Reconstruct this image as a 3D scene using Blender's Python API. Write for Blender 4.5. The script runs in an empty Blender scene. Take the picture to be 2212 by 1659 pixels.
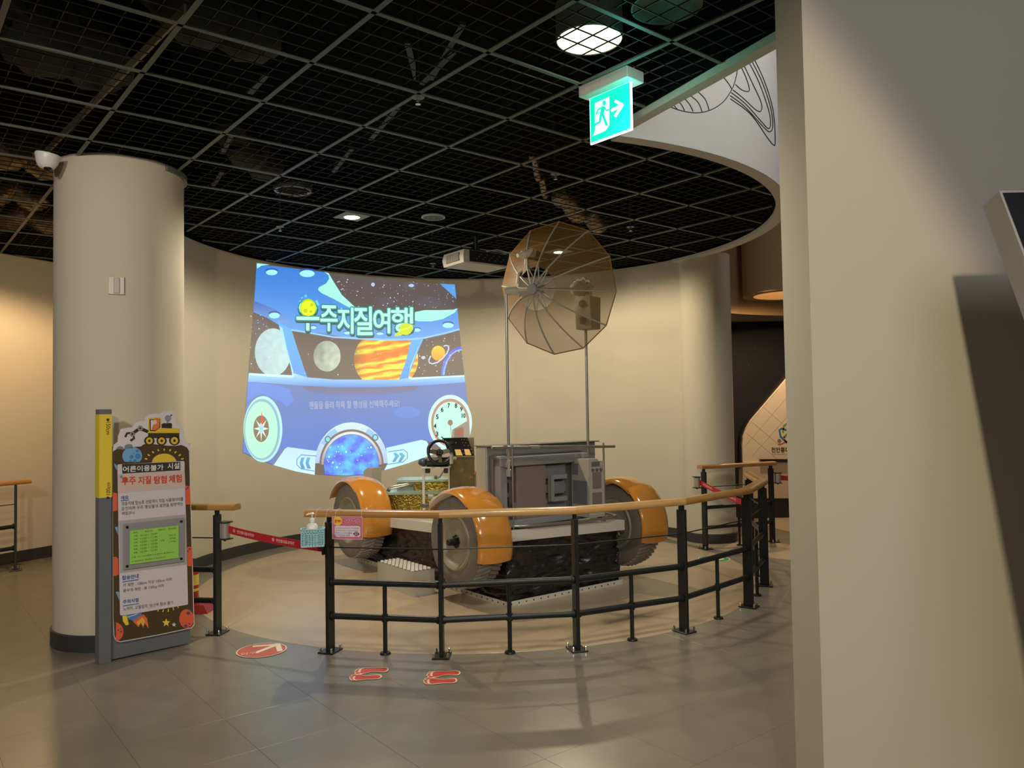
import bpy, bmesh, math, random
from math import pi, sin, cos, radians, atan2, hypot
from mathutils import Vector, Matrix, noise, geometry
random.seed(4)
SC = bpy.context.scene
COL = SC.collection
V = Vector

# ------------------------------------------------------------------ camera
FPX, PITCH, ROLL, HC = 1695.0, .0342, -.0163, 1.48
CF = V((0, cos(PITCH), sin(PITCH))); _U = V((0, -sin(PITCH), cos(PITCH))); _X = V((1, 0, 0))
CX = _X*cos(ROLL) + _U*sin(ROLL); CU = _U*cos(ROLL) - _X*sin(ROLL)
EYE = V((0, 0, HC))
cam = bpy.data.cameras.new('camera'); cam.sensor_width = 36; cam.lens = 36*FPX/2212; cam.clip_start = .05
co = bpy.data.objects.new('camera', cam); COL.objects.link(co); SC.camera = co
co.matrix_world = Matrix((( CX.x, CU.x, -CF.x, 0), (CX.y, CU.y, -CF.y, 0), (CX.z, CU.z, -CF.z, HC), (0, 0, 0, 1)))

# ------------------------------------------------------------------ world, light, exposure
SC.view_settings.view_transform = 'Standard'; SC.view_settings.look = 'None'
SC.view_settings.gamma = 1; SC.view_settings.use_curve_mapping = False
SC.view_settings.exposure = 0.38
w = bpy.data.worlds.new('world'); SC.world = w; w.use_nodes = True
w.node_tree.nodes['Background'].inputs[0].default_value = (1, .86, .7, 1)
w.node_tree.nodes['Background'].inputs[1].default_value = .055

def lamp(kind, name, loc, power, color=(1, .85, .65), radius=.05, aim=None, angle=120, blend=.5, size=None):
    l = bpy.data.lights.new(name, kind); l.energy = power; l.color = color
    o = bpy.data.objects.new(name, l); COL.objects.link(o); o.location = loc
    if kind == 'SPOT':
        l.spot_size = radians(angle); l.spot_blend = blend; l.shadow_soft_size = radius
    elif kind == 'POINT': l.shadow_soft_size = radius
    else:
        l.shape = 'DISK'; l.size = size or .3
    if aim is not None:
        o.rotation_euler = (V(aim) - V(loc)).to_track_quat('-Z', 'Y').to_euler()
    return o
WARM = (1, .80, .55)
lamp('SPOT', 'light_downlight', (-1.343, 6.642, 3.10), 112, (1, .87, .67), .035, (-1.343, 6.642, 0), 174, .35)
lamp('SPOT', 'light_downlight_back', (.52, 8.28, 3.10), 82, (1, .84, .60), .035, (.60, 8.3, 0), 174, .35)
lamp('SPOT', 'light_round', (.379, 3.55, 3.12), 95, (1, .90, .72), .16, (.38, 3.55, 0), 130, .8)
lamp('SPOT', 'light_track', (-.2, -2, 3.1), 285, (1, .84, .60), .07, (-1.8, 2.4, .6), 82, .10)
lamp('SPOT', 'light_left_warm', (-4.25, 7.25, 3.05), 105, (1, .66, .34), .05, (-4.3, 7.1, 0), 165, .4)
lamp('SPOT', 'light_column_fill', (-2.5, .8, 3.05), 195, (1, .92, .86), .12, (-2.7, 4.6, 1.75), 64, .8)  # unseen spot added to brighten the left column
lamp('AREA', 'light_atrium', (2.6, 3.6, 5.2), 42, (.92, .94, 1), aim=(1.6, 5.4, 3.4), size=1.2)
lamp('SPOT', 'light_far_room', (3.2, 9.9, 2.95), 120, (1, .72, .42), .05, (3.6, 10.6, 0), 150, .5)
lamp('POINT', 'light_far_drum', (3.68, 10.5, 3.5), 14, (1, .74, .42), .05)
lamp('AREA', 'light_wall_fill', (.9, -1.2, 3.05), 24, (.88, .92, 1), aim=(1.2, 2.2, 1.2), size=1.6)  # added soft fill for the shaded part of the right wall, no real lamp

# ------------------------------------------------------------------ helpers
WM = {}
def lin(c):
    return tuple(((x/255)/12.92 if x/255 <= .04045 else ((x/255+.055)/1.055)**2.4) for x in c)
MATS = {}
def mat(name, c, rough=.6, metal=0., var=.0, vs=8., bump=0., bs=60., emit=None, es=1., spec=.5, coat=0., alpha=None, stretch=None, trans=0., attr=False):
    if name in MATS: return MATS[name]
    m = bpy.data.materials.new(name); m.use_nodes = True; nt = m.node_tree; b = nt.nodes['Principled BSDF']
    L = lin(c)
    b.inputs['Base Color'].default_value = (*L, 1); b.inputs['Roughness'].default_value = rough
    b.inputs['Metallic'].default_value = metal; b.inputs['Specular IOR Level'].default_value = spec
    b.inputs['Coat Weight'].default_value = coat; b.inputs['Coat Roughness'].default_value = .06
    if trans: b.inputs['Transmission Weight'].default_value = trans
    tc = nt.nodes.new('ShaderNodeTexCoord'); mp = nt.nodes.new('ShaderNodeMapping')
    nt.links.new(tc.outputs['Object'], mp.inputs[0])
    if stretch: mp.inputs['Scale'].default_value = stretch
    if var > 0:
        n = nt.nodes.new('ShaderNodeTexNoise'); n.inputs['Scale'].default_value = vs; n.inputs['Detail'].default_value = 6
        nt.links.new(mp.outputs[0], n.inputs['Vector'])
        r = nt.nodes.new('ShaderNodeMapRange'); r.inputs[1].default_value = .3; r.inputs[2].default_value = .7
        r.inputs[3].default_value = 1-var; r.inputs[4].default_value = 1+var
        nt.links.new(n.outputs['Fac'], r.inputs[0])
        h = nt.nodes.new('ShaderNodeHueSaturation'); h.inputs['Color'].default_value = (*L, 1)
        nt.links.new(r.outputs[0], h.inputs['Value']); nt.links.new(h.outputs[0], b.inputs['Base Color'])
    if bump > 0:
        n2 = nt.nodes.new('ShaderNodeTexNoise'); n2.inputs['Scale'].default_value = bs; n2.inputs['Detail'].default_value = 4
        nt.links.new(mp.outputs[0], n2.inputs['Vector'])
        bp = nt.nodes.new('ShaderNodeBump'); bp.inputs['Strength'].default_value = bump; bp.inputs['Distance'].default_value = .01
        nt.links.new(n2.outputs['Fac'], bp.inputs['Height']); nt.links.new(bp.outputs[0], b.inputs['Normal'])
    if emit:
        b.inputs['Emission Color'].default_value = (*lin(emit), 1); b.inputs['Emission Strength'].default_value = es
    if attr:
        a = nt.nodes.new('ShaderNodeAttribute'); a.attribute_name = 'Col'
        nt.links.new(a.outputs['Color'], b.inputs['Emission Color']); b.inputs['Emission Strength'].default_value = es
    if alpha is not None:
        b.inputs['Alpha'].default_value = alpha
    MATS[name] = m
    return m

class MB:
    def __init__(s): s.v = []; s.f = []
    def add(s, vs, fs):
        n = len(s.v); s.v += [tuple(p) for p in vs]; s.f += [tuple(i+n for i in f) for f in fs]; return s
    def box(s, c, d, rot=None):
        x, y, z = d[0]/2, d[1]/2, d[2]/2
        P = [V((a*x, b*y, e*z)) for a in (-1, 1) for b in (-1, 1) for e in (-1, 1)]
        if rot is not None:
            R = rot if isinstance(rot, Matrix) else Matrix.Rotation(rot, 3, 'Z'); P = [R @ p for p in P]
        P = [p + V(c) for p in P]
        return s.add(P, [(0, 1, 3, 2), (4, 6, 7, 5), (0, 4, 5, 1), (2, 3, 7, 6), (0, 2, 6, 4), (1, 5, 7, 3)])
    def bbox(s, c, d, b=.004, rot=None):
        "box with chamfered edges"
        R = rot if isinstance(rot, Matrix) else Matrix.Rotation(rot or 0, 3, 'Z')
        bm = bmesh.new(); bmesh.ops.create_cube(bm, size=1)
        for q in bm.verts: q.co = V((q.co.x*d[0], q.co.y*d[1], q.co.z*d[2]))
        bmesh.ops.bevel(bm, geom=list(bm.edges), offset=b, segments=1, affect='EDGES')
        bm.verts.index_update()
        s.add([R @ q.co + V(c) for q in bm.verts], [tuple(q.index for q in f.verts) for f in bm.faces]); bm.free(); return s
    def tube(s, path, r, n=8, caps=True, closed=False):
        path = [V(p) for p in path]; m = len(path); rs = r if isinstance(r, (list, tuple)) else [r]*m
        up = None; rings = []
        for i, p in enumerate(path):
            if closed: d = (path[(i+1) % m]-path[i-1])
            else: d = (path[min(i+1, m-1)]-path[max(i-1, 0)])
            if d.length < 1e-9: d = V((0, 0, 1))
            d.normalize()
            if up is None:
                up = V((0, 0, 1)) if abs(d.z) < .9 else V((1, 0, 0))
            x = d.cross(up)
            if x.length < 1e-6: x = d.orthogonal()
            x.normalize(); y = x.cross(d); y.normalize(); up = y
            rings.append([p + (x*cos(2*pi*k/n)+y*sin(2*pi*k/n))*rs[i] for k in range(n)])
        vs = [q for R in rings for q in R]; fs = []
        mm = m if closed else m-1
        for i in range(mm):
            a, b = i*n, ((i+1) % m)*n
            for k in range(n): fs.append((a+k, a+(k+1) % n, b+(k+1) % n, b+k))
        if caps and not closed: fs += [tuple(range(n))[::-1], tuple((m-1)*n+k for k in range(n))]
        return s.add(vs, fs)
    def cyl(s, a, b, r, r2=None, n=16): return s.tube([a, b], [r, r if r2 is None else r2], n)
    def lathe(s, prof, n=32, axis='Z', c=(0, 0, 0), a0=0, a1=2*pi, closeprof=False):
        "prof: (radius, height) pairs; revolve about axis"
        full = abs(a1-a0-2*pi) < 1e-6; cnt = n if full else n+1; k = len(prof); vs = []
        for i in range(cnt):
            a = a0+(a1-a0)*i/n
            for r, h in prof:
                if axis == 'Z': p = (r*cos(a), r*sin(a), h)
                elif axis == 'X': p = (h, r*cos(a), r*sin(a))
                else: p = (r*cos(a), h, r*sin(a))
                vs.append(V(p)+V(c))
        fs = []; kk = k if closeprof else k-1
        for i in range(n):
            a, b = i*k, ((i+1) % cnt)*k
            for j in range(kk):
                j2 = (j+1) % k
                fs.append((a+j, b+j, b+j2, a+j2))
        if closeprof and not full: fs += [tuple(range(k)), tuple((cnt-1)*k+j for j in range(k))[::-1]]
        return s.add(vs, fs)
    def prism(s, poly, a, b):
        "extrude 3D-planar polygon function: poly of 3D points, moved by vectors a and b"
        n = len(poly); P = [V(p)+V(a) for p in poly]+[V(p)+V(b) for p in poly]
        fs = [tuple(range(n))[::-1], tuple(range(n, 2*n))]+[(i, (i+1) % n, n+(i+1) % n, n+i) for i in range(n)]
        return s.add(P, fs)
    def sphere(s, c, r, n=16, m=8, sc=(1, 1, 1)):
        vs = [V(c)+V((0, 0, r*sc[2]))]
        for i in range(1, m):
            t = pi*i/m
            for k in range(n): vs.append(V(c)+V((r*sc[0]*sin(t)*cos(2*pi*k/n), r*sc[1]*sin(t)*sin(2*pi*k/n), r*sc[2]*cos(t))))
        vs.append(V(c)-V((0, 0, r*sc[2]))); fs = []
        for k in range(n): fs.append((0, 1+k, 1+(k+1) % n))
        for i in range(m-2):
            for k in range(n):
                a = 1+i*n; fs.append((a+k, a+n+k, a+n+(k+1) % n, a+(k+1) % n))
        e = len(vs)-1; a = 1+(m-2)*n
        for k in range(n): fs.append((a+k, e, a+(k+1) % n))
        return s.add(vs, fs)
    def mesh(s, name):
        me = bpy.data.meshes.new(name); me.from_pydata(s.v, [], s.f); me.update(); return me

def link(name, me, m, parent=None, M=None, smooth=False, label=None):
    o = bpy.data.objects.new(name, me); COL.objects.link(o)
    if m is not None and len(me.materials) == 0: me.materials.append(m)
    M = M if M is not None else Matrix()
    if parent is not None:
        o.parent = parent; o.matrix_basis = WM[parent].inverted() @ M
    else: o.matrix_basis = M
    WM[o] = M
    if smooth:
        for p in me.polygons: p.use_smooth = True
        if smooth != 2:
            bm = bmesh.new(); bm.from_mesh(me); bmesh.ops.recalc_face_normals(bm, faces=bm.faces)
            for e in bm.edges:
                if len(e.link_faces) == 2 and e.calc_face_angle(0) > radians(38): e.smooth = False
            bm.to_mesh(me); bm.free()
    if label: o['label'] = label
    return o
def obj(name, mb, m, parent=None, M=None, smooth=False, label=None):
    me = mb.mesh(name)
    if not smooth:
        bm = bmesh.new(); bm.from_mesh(me); bmesh.ops.recalc_face_normals(bm, faces=bm.faces); bm.to_mesh(me); bm.free()
    return link(name, me, m, parent, M, smooth, label)
def tag(o, label, cat, group=None):
    o['label'] = label; o['category'] = cat
    if group: o['group'] = group
    return o
def struct(o): o['kind'] = 'structure'; return o
def stuff(o): o['kind'] = 'stuff'; return o
def thing(name, loc, label, cat, group=None, M=None):
    o = bpy.data.objects.new(name, None); COL.objects.link(o); o.empty_display_size = .1
    M = M if M is not None else Matrix.Translation(V(loc)); o.matrix_basis = M; WM[o] = M
    return tag(o, label, cat, group)
def copytree(src, M, parent=None):
    "copy a thing with its parts, placed at world matrix M"
    o = src.copy(); COL.objects.link(o); WM[o] = M
    if parent is not None: o.parent = parent; o.matrix_basis = WM[parent].inverted() @ M
    else: o.matrix_basis = M
    for c in [c for c in KIDS.get(src, [])]:
        copytree(c, M @ (WM[src].inverted() @ WM[c]), o)
    return o
KIDS = {}
def kids(*objs):
    for o in objs:
        if o.parent: KIDS.setdefault(o.parent, []).append(o)

# ------------------------------------------------------------------ where a sight line meets a real surface
def ray(px, py):
    return CX*((px-1106)/FPX) + CU*((829.5-py)/FPX) + CF
class Plane:
    "vertical or horizontal plane: origin o, axes a (right), b (up); normal n towards the viewer"
    def __init__(s, o, a, b): s.o = V(o); s.a = V(a).normalized(); s.b = V(b).normalized(); s.n = s.a.cross(s.b)
    def uv(s, px, py):
        d = ray(px, py); t = (s.o-EYE).dot(s.n)/d.dot(s.n); p = EYE+d*t-s.o; return (p.dot(s.a), p.dot(s.b))
    def p3(s, u, v, off=0): return s.o+s.a*u+s.b*v+s.n*off
    def pt(s, px, py, off=0): return s.p3(*s.uv(px, py), off)
class Cyl:
    "vertical cylinder seen from inside (sgn=-1) or outside (sgn=1)"
    def __init__(s, c, r, sgn): s.c = V((c[0], c[1], 0)); s.r = r; s.g = sgn; s.curved = True
    def uv(s, px, py):
        d = ray(px, py); o = EYE-s.c; A = d.x**2+d.y**2; B = 2*(o.x*d.x+o.y*d.y); C_ = o.x**2+o.y**2-s.r**2
        D = math.sqrt(max(B*B-4*A*C_, 0)); t = (-B+D)/(2*A) if s.g < 0 else (-B-D)/(2*A)
        p = o+d*t; ang = atan2(p.y, p.x)
        return (ang*s.r*s.g, p.z)
    def p3(s, u, v, off=0):
        a = u/s.r*s.g; r = s.r+off*s.g; return V((s.c.x+r*cos(a), s.c.y+r*sin(a), v))
    def pt(s, px, py, off=0): return s.p3(*s.uv(px, py), off)

def tess(polys, maxlen=None):
    "triangulate 2D polygon (outer, holes...) -> verts, tris; optional subdivision"
    pl = [[V((x, y, 0)) for x, y in p] for p in polys]
    tris = geometry.tessellate_polygon(pl); vs = [q for p in pl for q in p]
    bm = bmesh.new(); bv = [bm.verts.new(q) for q in vs]
    for t in tris:
        try: bm.faces.new([bv[i] for i in t])
        except ValueError: pass
    if maxlen:
        for _ in range(9):
            E_ = [e for e in bm.edges if e.calc_length() > maxlen]
            if not E_: break
            bmesh.ops.subdivide_edges(bm, edges=E_, cuts=1)
            bmesh.ops.triangulate(bm, faces=[f for f in bm.faces if len(f.verts) > 3])
    bm.verts.index_update(); r = ([tuple(q.co[:2]) for q in bm.verts], [tuple(q.index for q in f.verts) for f in bm.faces]); bm.free(); return r
def decal(surf, name, shapes, m, layer=1, parent=None, px=True, colf=None, maxlen=None, label=None, step=.0006):
    """flat print lying on a surface; shapes: list of polygons (or [outer, hole..]); in picture pixels when px"""
    vs = []; fs = []; cols = []
    if maxlen is None and getattr(surf, 'curved', False): maxlen = 14 if px else .05
    for si, sh in enumerate(shapes):
        if not isinstance(sh[0][0], (tuple, list)): sh = [sh]
        tv, tf = tess(sh, maxlen); n = len(vs)
        for x, y in tv:
            u, v = surf.uv(x, y) if px else (x, y)
            vs.append(surf.p3(u, v, layer*step+si*.00003)); cols.append((x, y))
        fs += [tuple(i+n for i in f) for f in tf]
    me = bpy.data.meshes.new(name); me.from_pydata([tuple(p) for p in vs], [], fs); me.update()
    # face the viewer side
    bm = bmesh.new(); bm.from_mesh(me); bm.normal_update()
    flip = [f for f in bm.faces if f.normal.dot(EYE-f.calc_center_median()) < 0]
    bmesh.ops.reverse_faces(bm, faces=flip); bm.to_mesh(me); bm.free()
    if colf:
        at = me.color_attributes.new('Col', 'FLOAT_COLOR', 'POINT')
        for i, (x, y) in enumerate(cols): at.data[i].color = (*colf(x, y), 1)
    return link(name, me, m, parent, Matrix(), False, label)
def decals(surf, name, shapes, m, layer=1, parent=None, **k):
    "one object per printed shape; a swarm of small ones stays one object"
    if len(shapes) == 1: return decal(surf, name, shapes, m, layer, parent, **k)
    if len(shapes) > 12:
        o = decal(surf, name, shapes, m, layer, parent, **k); o['kind'] = 'stuff'; return o
    for s in shapes: o = decal(surf, name, [s], m, layer, parent, **k)
    return o
def ell(cx, cy, rx, ry=None, n=32, a0=0, a1=360):
    ry = rx if ry is None else ry
    full = abs(a1-a0) >= 360
    return [(cx+rx*cos(radians(a0+(a1-a0)*i/(n if full else n-1))), cy-ry*sin(radians(a0+(a1-a0)*i/(n if full else n-1)))) for i in range(n)]
def stroke(pts, w):
    "thick polyline as one polygon"
    P = [V(p) for p in pts]; Lf = []; Rt = []
    for i, p in enumerate(P):
        d = (P[min(i+1, len(P)-1)]-P[max(i-1, 0)]); d = d.normalized() if d.length else V((1, 0)); n = V((-d.y, d.x))*w/2
        Lf.append(tuple(p+n)); Rt.append(tuple(p-n))
    return Lf+Rt[::-1]
_TX = {}
def text_mesh(body):
    if body not in _TX:
        c = bpy.data.curves.new('t', 'FONT'); c.body = body; c.size = 1; c.resolution_u = 3
        o = bpy.data.objects.new('t', c); COL.objects.link(o); dg = bpy.context.evaluated_depsgraph_get()
        me = bpy.data.meshes.new_from_object(o.evaluated_get(dg)); bpy.data.objects.remove(o)
        vs = [tuple(q.co[:2]) for q in me.vertices]; fs = [tuple(p.vertices) for p in me.polygons]
        x0 = min(q[0] for q in vs); x1 = max(q[0] for q in vs); y0 = min(q[1] for q in vs); y1 = max(q[1] for q in vs)
        _TX[body] = ([((x-x0)/(x1-x0), (y-y0)/(y1-y0)) for x, y in vs], fs)
    return _TX[body]
def text(surf, name, body, a, b, top, m, layer=3, parent=None, label=None, bold=0, px=True, step=.0006):
    "lettering from pixel a (left foot) to pixel b (right foot), top = pixel above a at cap height; lies on the surface"
    vs, fs = text_mesh(body)
    A = V(surf.uv(*a) if px else a); B = V(surf.uv(*b) if px else b); T = V(surf.uv(*top) if px else top)
    X = B-A; Y = T-A
    out = []; F_ = []
    offs = [(0, 0)] if not bold else [(0, 0), (bold, 0), (-bold, 0), (0, bold), (0, -bold)]
    if bold > .004: offs = [(0, 0)]+[(bold*cos(q*pi/6), bold*sin(q*pi/6)) for q in range(12)]
    for k, (ox, oy) in enumerate(offs):
        n = len(out)
        for x, y in vs:
            q = A+X*x+Y*y+V((ox, oy)); out.append(tuple(surf.p3(q.x, q.y, layer*step+k*.00003)))
        F_ += [tuple(i+n for i in f) for f in fs]
    me = bpy.data.meshes.new(name); me.from_pydata(out, [], F_); me.update()
    return link(name, me, m, parent, Matrix(), False, label)
# ================================================================== the setting
C0 = V((-.32, 7.30, 0)); RW, RB, RF = 2.77, 2.45, 2.50; HCEIL = 3.17
M_wall = mat('wall_paint', (196, 188, 168), .85, var=.02, vs=1.2, bump=.03, bs=180)
M_wallr = mat('wall_paint_right', (205, 198, 180), .85, var=.02, vs=1.0, bump=.03, bs=180)
M_base = mat('skirting_vinyl', (52, 52, 52), .5, var=.06)
M_floor = mat('floor_vinyl_grey', (124, 118, 105), .29, var=.10, vs=5, bump=.02, bs=300, spec=.6)
M_beige = mat('floor_vinyl_beige', (180, 161, 133), .30, var=.07, vs=6, bump=.01, bs=250, spec=.4)
M_black = mat('plenum_black', (9, 9, 9), .95, spec=.1)
M_bar = mat('grid_bar_grey', (92, 102, 96), .5, var=.05)
M_wire = mat('grid_wire_dark', (50, 47, 44), .55)

def on_floor(px, py, z=0):
    d = ray(px, py); return EYE+d*((z-HC)/d.z)

fl = struct(obj('floor', MB().box((-.5, 7, -.0512), (16, 18, .1)), mat('floor_joint', (108, 102, 91), .4)))
# tiles of the grey floor
TA = radians(-51.5); TL = .45
tx = V((cos(TA), sin(TA), 0)); ty = V((-sin(TA), cos(TA), 0)); T0 = V((-1.432, 3.883, 0))
tm = MB().bbox((0, 0, 0), (TL-.0009, TL-.0009, .010), .0006).mesh('floor_tile'); tm.materials.append(M_floor)
RT = Matrix.Rotation(TA, 4, 'Z')
cells = []
for i in range(-22, 23):
    for j in range(-22, 23):
        p = T0+tx*(i+.5)*TL+ty*(j+.5)*TL
        if not (-5.6 < p.x < 3.6 and 1.2 < p.y < 9.6): continue
        if (p-C0).length < RB-.33: continue
        if (p-C0).length > RW+.5 and p.y > 8.2 and p.x < 1.5: continue
        cells.append(((p-EYE).length, p))
cells.sort(key=lambda q: q[0])
for d, p in cells[:298]:
    q = p.copy(); q.z = -.005
    link('floor_tile', tm, M_floor, fl, Matrix.Translation(q) @ RT)
# far floor: beige and dark inlays
mbf = MB()
for d, p in cells[298:]: mbf.box((p.x, p.y, -.005), (TL-.002, TL-.002, .0098), RT.to_3x3())
mbf.box((4.2, 11.3, -.0052), (6.5, 5.6, .0094))
stuff(obj('floor_tiles_far', mbf, M_floor, fl))
disc = MB().lathe([(0, .0022), (RB, .0022), (RB+.002, 0)], 96, c=C0)
struct(obj('trim_1', disc, M_beige, smooth=True)).name = 'floor_round_inlay'
dd = MB().lathe([(2.2, .0015), (3.0, .0015), (3.001, -.001)], 48, c=(4.6, 9.9, 0))
struct(obj('floor_curved_inlay', dd, M_beige))
dd = MB().lathe([(.0, .0015), (1.55, .0015), (1.551, -.001)], 48, c=(4.7, 9.9, 0))
struct(obj('floor_curved_inlay', dd, M_beige))

def arcwall(name, c, r0, r1, z0, z1, a0, a1, m, n=64):
    return struct(obj(name, MB().lathe([(r0, z0), (r0, z1), (r1, z1), (r1, z0)], n, c=c, a0=radians(a0), a1=radians(a1), closeprof=True), m, smooth=True))
arcwall('wall_back', C0, RW, RW+.26, -.001, HCEIL+.02, 33, 217, M_wall, 96)
arcwall('plenum_lining', C0, RW-.01, RW+.24, HCEIL+.02, 4.4, 30, 222, M_black, 96)
arcwall('plenum_lining', C0, RW-.115, RW-.102, HCEIL+.0, 4.4, -72, 36, M_black, 64)
arcwall('baseboard_back', C0, RW-.012, RW+.001, .001, .11, 34, 212, M_base, 96)
# round columns
def column(name, c, r):
    o = struct(obj(name, MB().lathe([(r, -.001), (r, HCEIL+.02)], 64, c=c), M_wall, smooth=True))
    struct(obj('baseboard_column', MB().lathe([(r, .001), (r+.012, .001), (r+.012, .10), (r, .105)], 64, c=c), M_base, smooth=True))
    return o
CL = V((-2.70, 5.41, 0)); struct(obj('trim_4', MB().lathe([(.40, HCEIL-.025), (.428, HCEIL-.025), (.428, HCEIL+.01), (.40, HCEIL+.01)], 24, c=CL, a0=radians(-22), a1=radians(70), closeprof=True), M_bar, smooth=True)); CRr = V((2.20, 8.85, 0))
column('trim_2', CL, .405).name = 'column_left'
column('trim_3', CRr, .28).name = 'column_right'
# left wall
wl = V((.22, .456, 0)).normalized(); wn = V((wl.y, -wl.x, 0)); A = V((-5.095, 8.217, 0))
mid = A-wl*.3
an = atan2(wl.y, wl.x)
struct(obj('wall_left', MB().box(mid-wn*.1+V((0, 0, 1.6)), (4.2, .2, 3.16), an), M_wall))
struct(obj('plenum_lining', MB().box(mid-wn*.1+V((0, 0, 3.8)), (4.6, .2, 1.24), an).box((-6.4, 4.0, 3.8), (.1, 8, 1.24)).box((-2.4, .9, 3.8), (9, .1, 1.24)), M_black))
struct(obj('baseboard_left', MB().box(mid+wn*.006+V((0, 0, .06)), (4.2, .014, .115), an), M_base))
e = mid+wl*2.1
struct(obj('trim_5', MB().box(mid+wl*1.02+wn*.03+V((0, 0, 1.6)), (.1, .06, 3.2), an), M_wall))

# the near wall at the right: its end and its broad face
struct(obj('wall_right', MB().box(((.92+4.2)/2, 2.40+.1195, 1.6), (3.28, .239, 3.3)), M_wallr))

# ceiling: dark slab above an open grid
P1 = V((.64, 4.72, 0)); P2 = V((1.25, 3.52, 0)); dL = (P2-P1).normalized()
cp_ = [P1, P2+dL*1.3, V((2.2, -.5, 0)), V((-7, -.5, 0)), V((-7, 10.4, 0)), V((1.5, 10.4, 0))]+[C0+V((cos(radians(a)), sin(radians(a)), 0))*(RW-.05) for a in range(45, -70, -5)]
ce = struct(obj('ceiling', MB().prism(cp_, (0, 0, 4.3), (0, 0, 4.4)), M_black))
GT = .6875; g0 = V((-1.792, 3.804, 0)); gu = V((cos(GT), sin(GT), 0)); gv = V((-sin(GT), cos(GT), 0)); LU, LV = .6084, .6018
P1 = V((.64, 4.72, 0)); P2 = V((1.25, 3.52, 0)); dL = (P2-P1).normalized()
def inside(p):
    d = (V((p.x, p.y, 0))-C0).length
    if d < RW-.115: return True
    side = dL.x*(p.y-P1.y)-dL.y*(p.x-P1.x)      # >0 left of the edge... see sign
    if d > RW+.02 and p.y < 9 and side < -.03 and p.x < 3.4 and p.y > 1.3 and p.x > -6.2:
        if p.x > -.9 and p.y > 4.9: return False
        if (p-mid).dot(wn) < .02: return False
        if (p-CL).length < .41: return False
        if p.x < 0 and p.y > 6.2 and d < RW+.28: return False
        return True
    if RW-.115 <= d <= RW+.02 and p.y < 5.4 and side < -.03: return True
    return False
def runs(a, d, n, step):
    out = []; cur = None
    for k in range(n+1):
        p = a+d*(k*step)
        if inside(p):
            if cur is None: cur = k
        elif cur is not None:
            if k-1 > cur: out.append((cur*step, (k-1)*step))
            cur = None
    if cur is not None: out.append((cur*step, n*step))
    return out
for i in range(-12, 18):
    for (dirv, oth, L1, L2) in ((gv, gu, LU, LV), (gu, gv, LV, LU)):
        a = g0+oth*(i*L1)-dirv*9
        for s0, s1 in runs(a, dirv, 720, .025):
            if s1-s0 < .1: continue
            p = a+dirv*(s0+s1)/2
            wd = .024 if dirv is gv else .022
            mb = MB().box((p.x, p.y, HCEIL+.0015), (s1-s0, wd, .003), atan2(dirv.y, dirv.x)).box((p.x, p.y, HCEIL+.008), (s1-s0, .004, (.014 if dirv is gv else .010)), atan2(dirv.y, dirv.x))
            obj('ceiling_bar', mb, M_bar, ce)
NW = 6
def wires(o, clip):
    mb = MB(); 
    for k in range(1, NW):
        for (dv, ov, LD, LO, zz) in ((gu, gv, LU, LV, .016), (gv, gu, LV, LU, .022)):
            a = o+ov*(LO*k/NW); segs = [(.02, LD-.02)] if not clip else runs(a, dv, 12, LD/12)
            for s0, s1 in segs:
                p = a+dv*(s0+s1)/2; mb.box((p.x, p.y, HCEIL+zz), (s1-s0, .0030, .006), atan2(dv.y, dv.x))
    return mb
full = None; npan = 0
SKIP = []
for i in range(-12, 18):
    for j in range(-12, 18):
        o = g0+gu*(i*LU)+gv*(j*LV)
        cs = [inside(o+gu*(a*LU)+gv*(b*LV)) for a in (.04, .5, .96) for b in (.04, .5, .96)]
        if not any(cs): continue
        if all(cs):
            if full is None:
                full = wires(V((0, 0, 0)), False).mesh('grid_panel'); full.materials.append(M_wire)
            link('grid_panel', full, M_wire, ce, Matrix.Translation(o)); npan += 1
        else:
            mb = wires(o, True)
            if mb.v: obj('grid_panel', mb, M_wire, ce); npan += 1
print('grid panels', npan)
# rim of the round ceiling and its tall drum, and the edge of the near ceiling
M_fascia = mat('fascia_white', (206, 202, 192), .8, var=.02)
arcwall('trim_6', C0, RW-.10, RW, HCEIL-.03, 5.4, -69, 36, M_fascia, 64)
mb = MB(); L3 = (P2+dL*1.0-P1).length; pm = P1+dL*L3/2
mb.box((pm.x, pm.y, HCEIL+1.05), (L3, .07, 2.16), atan2(dL.y, dL.x)); struct(obj('trim_8', mb, M_wall))
nb = V((dL.y, -dL.x, 0)); nb = nb if nb.x < 0 else -nb; pq = pm+nb*.042
struct(obj('plenum_lining', MB().box((pq.x, pq.y, HCEIL+.63), (L3, .01, 1.24), atan2(dL.y, dL.x)), M_black))
# void above: an upper wall and lid so that no outdoors shows
struct(obj('wall_upper', MB().box((4.6, 4.2, 4.6), (.1, 7, 3.4)), M_wall))
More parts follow.
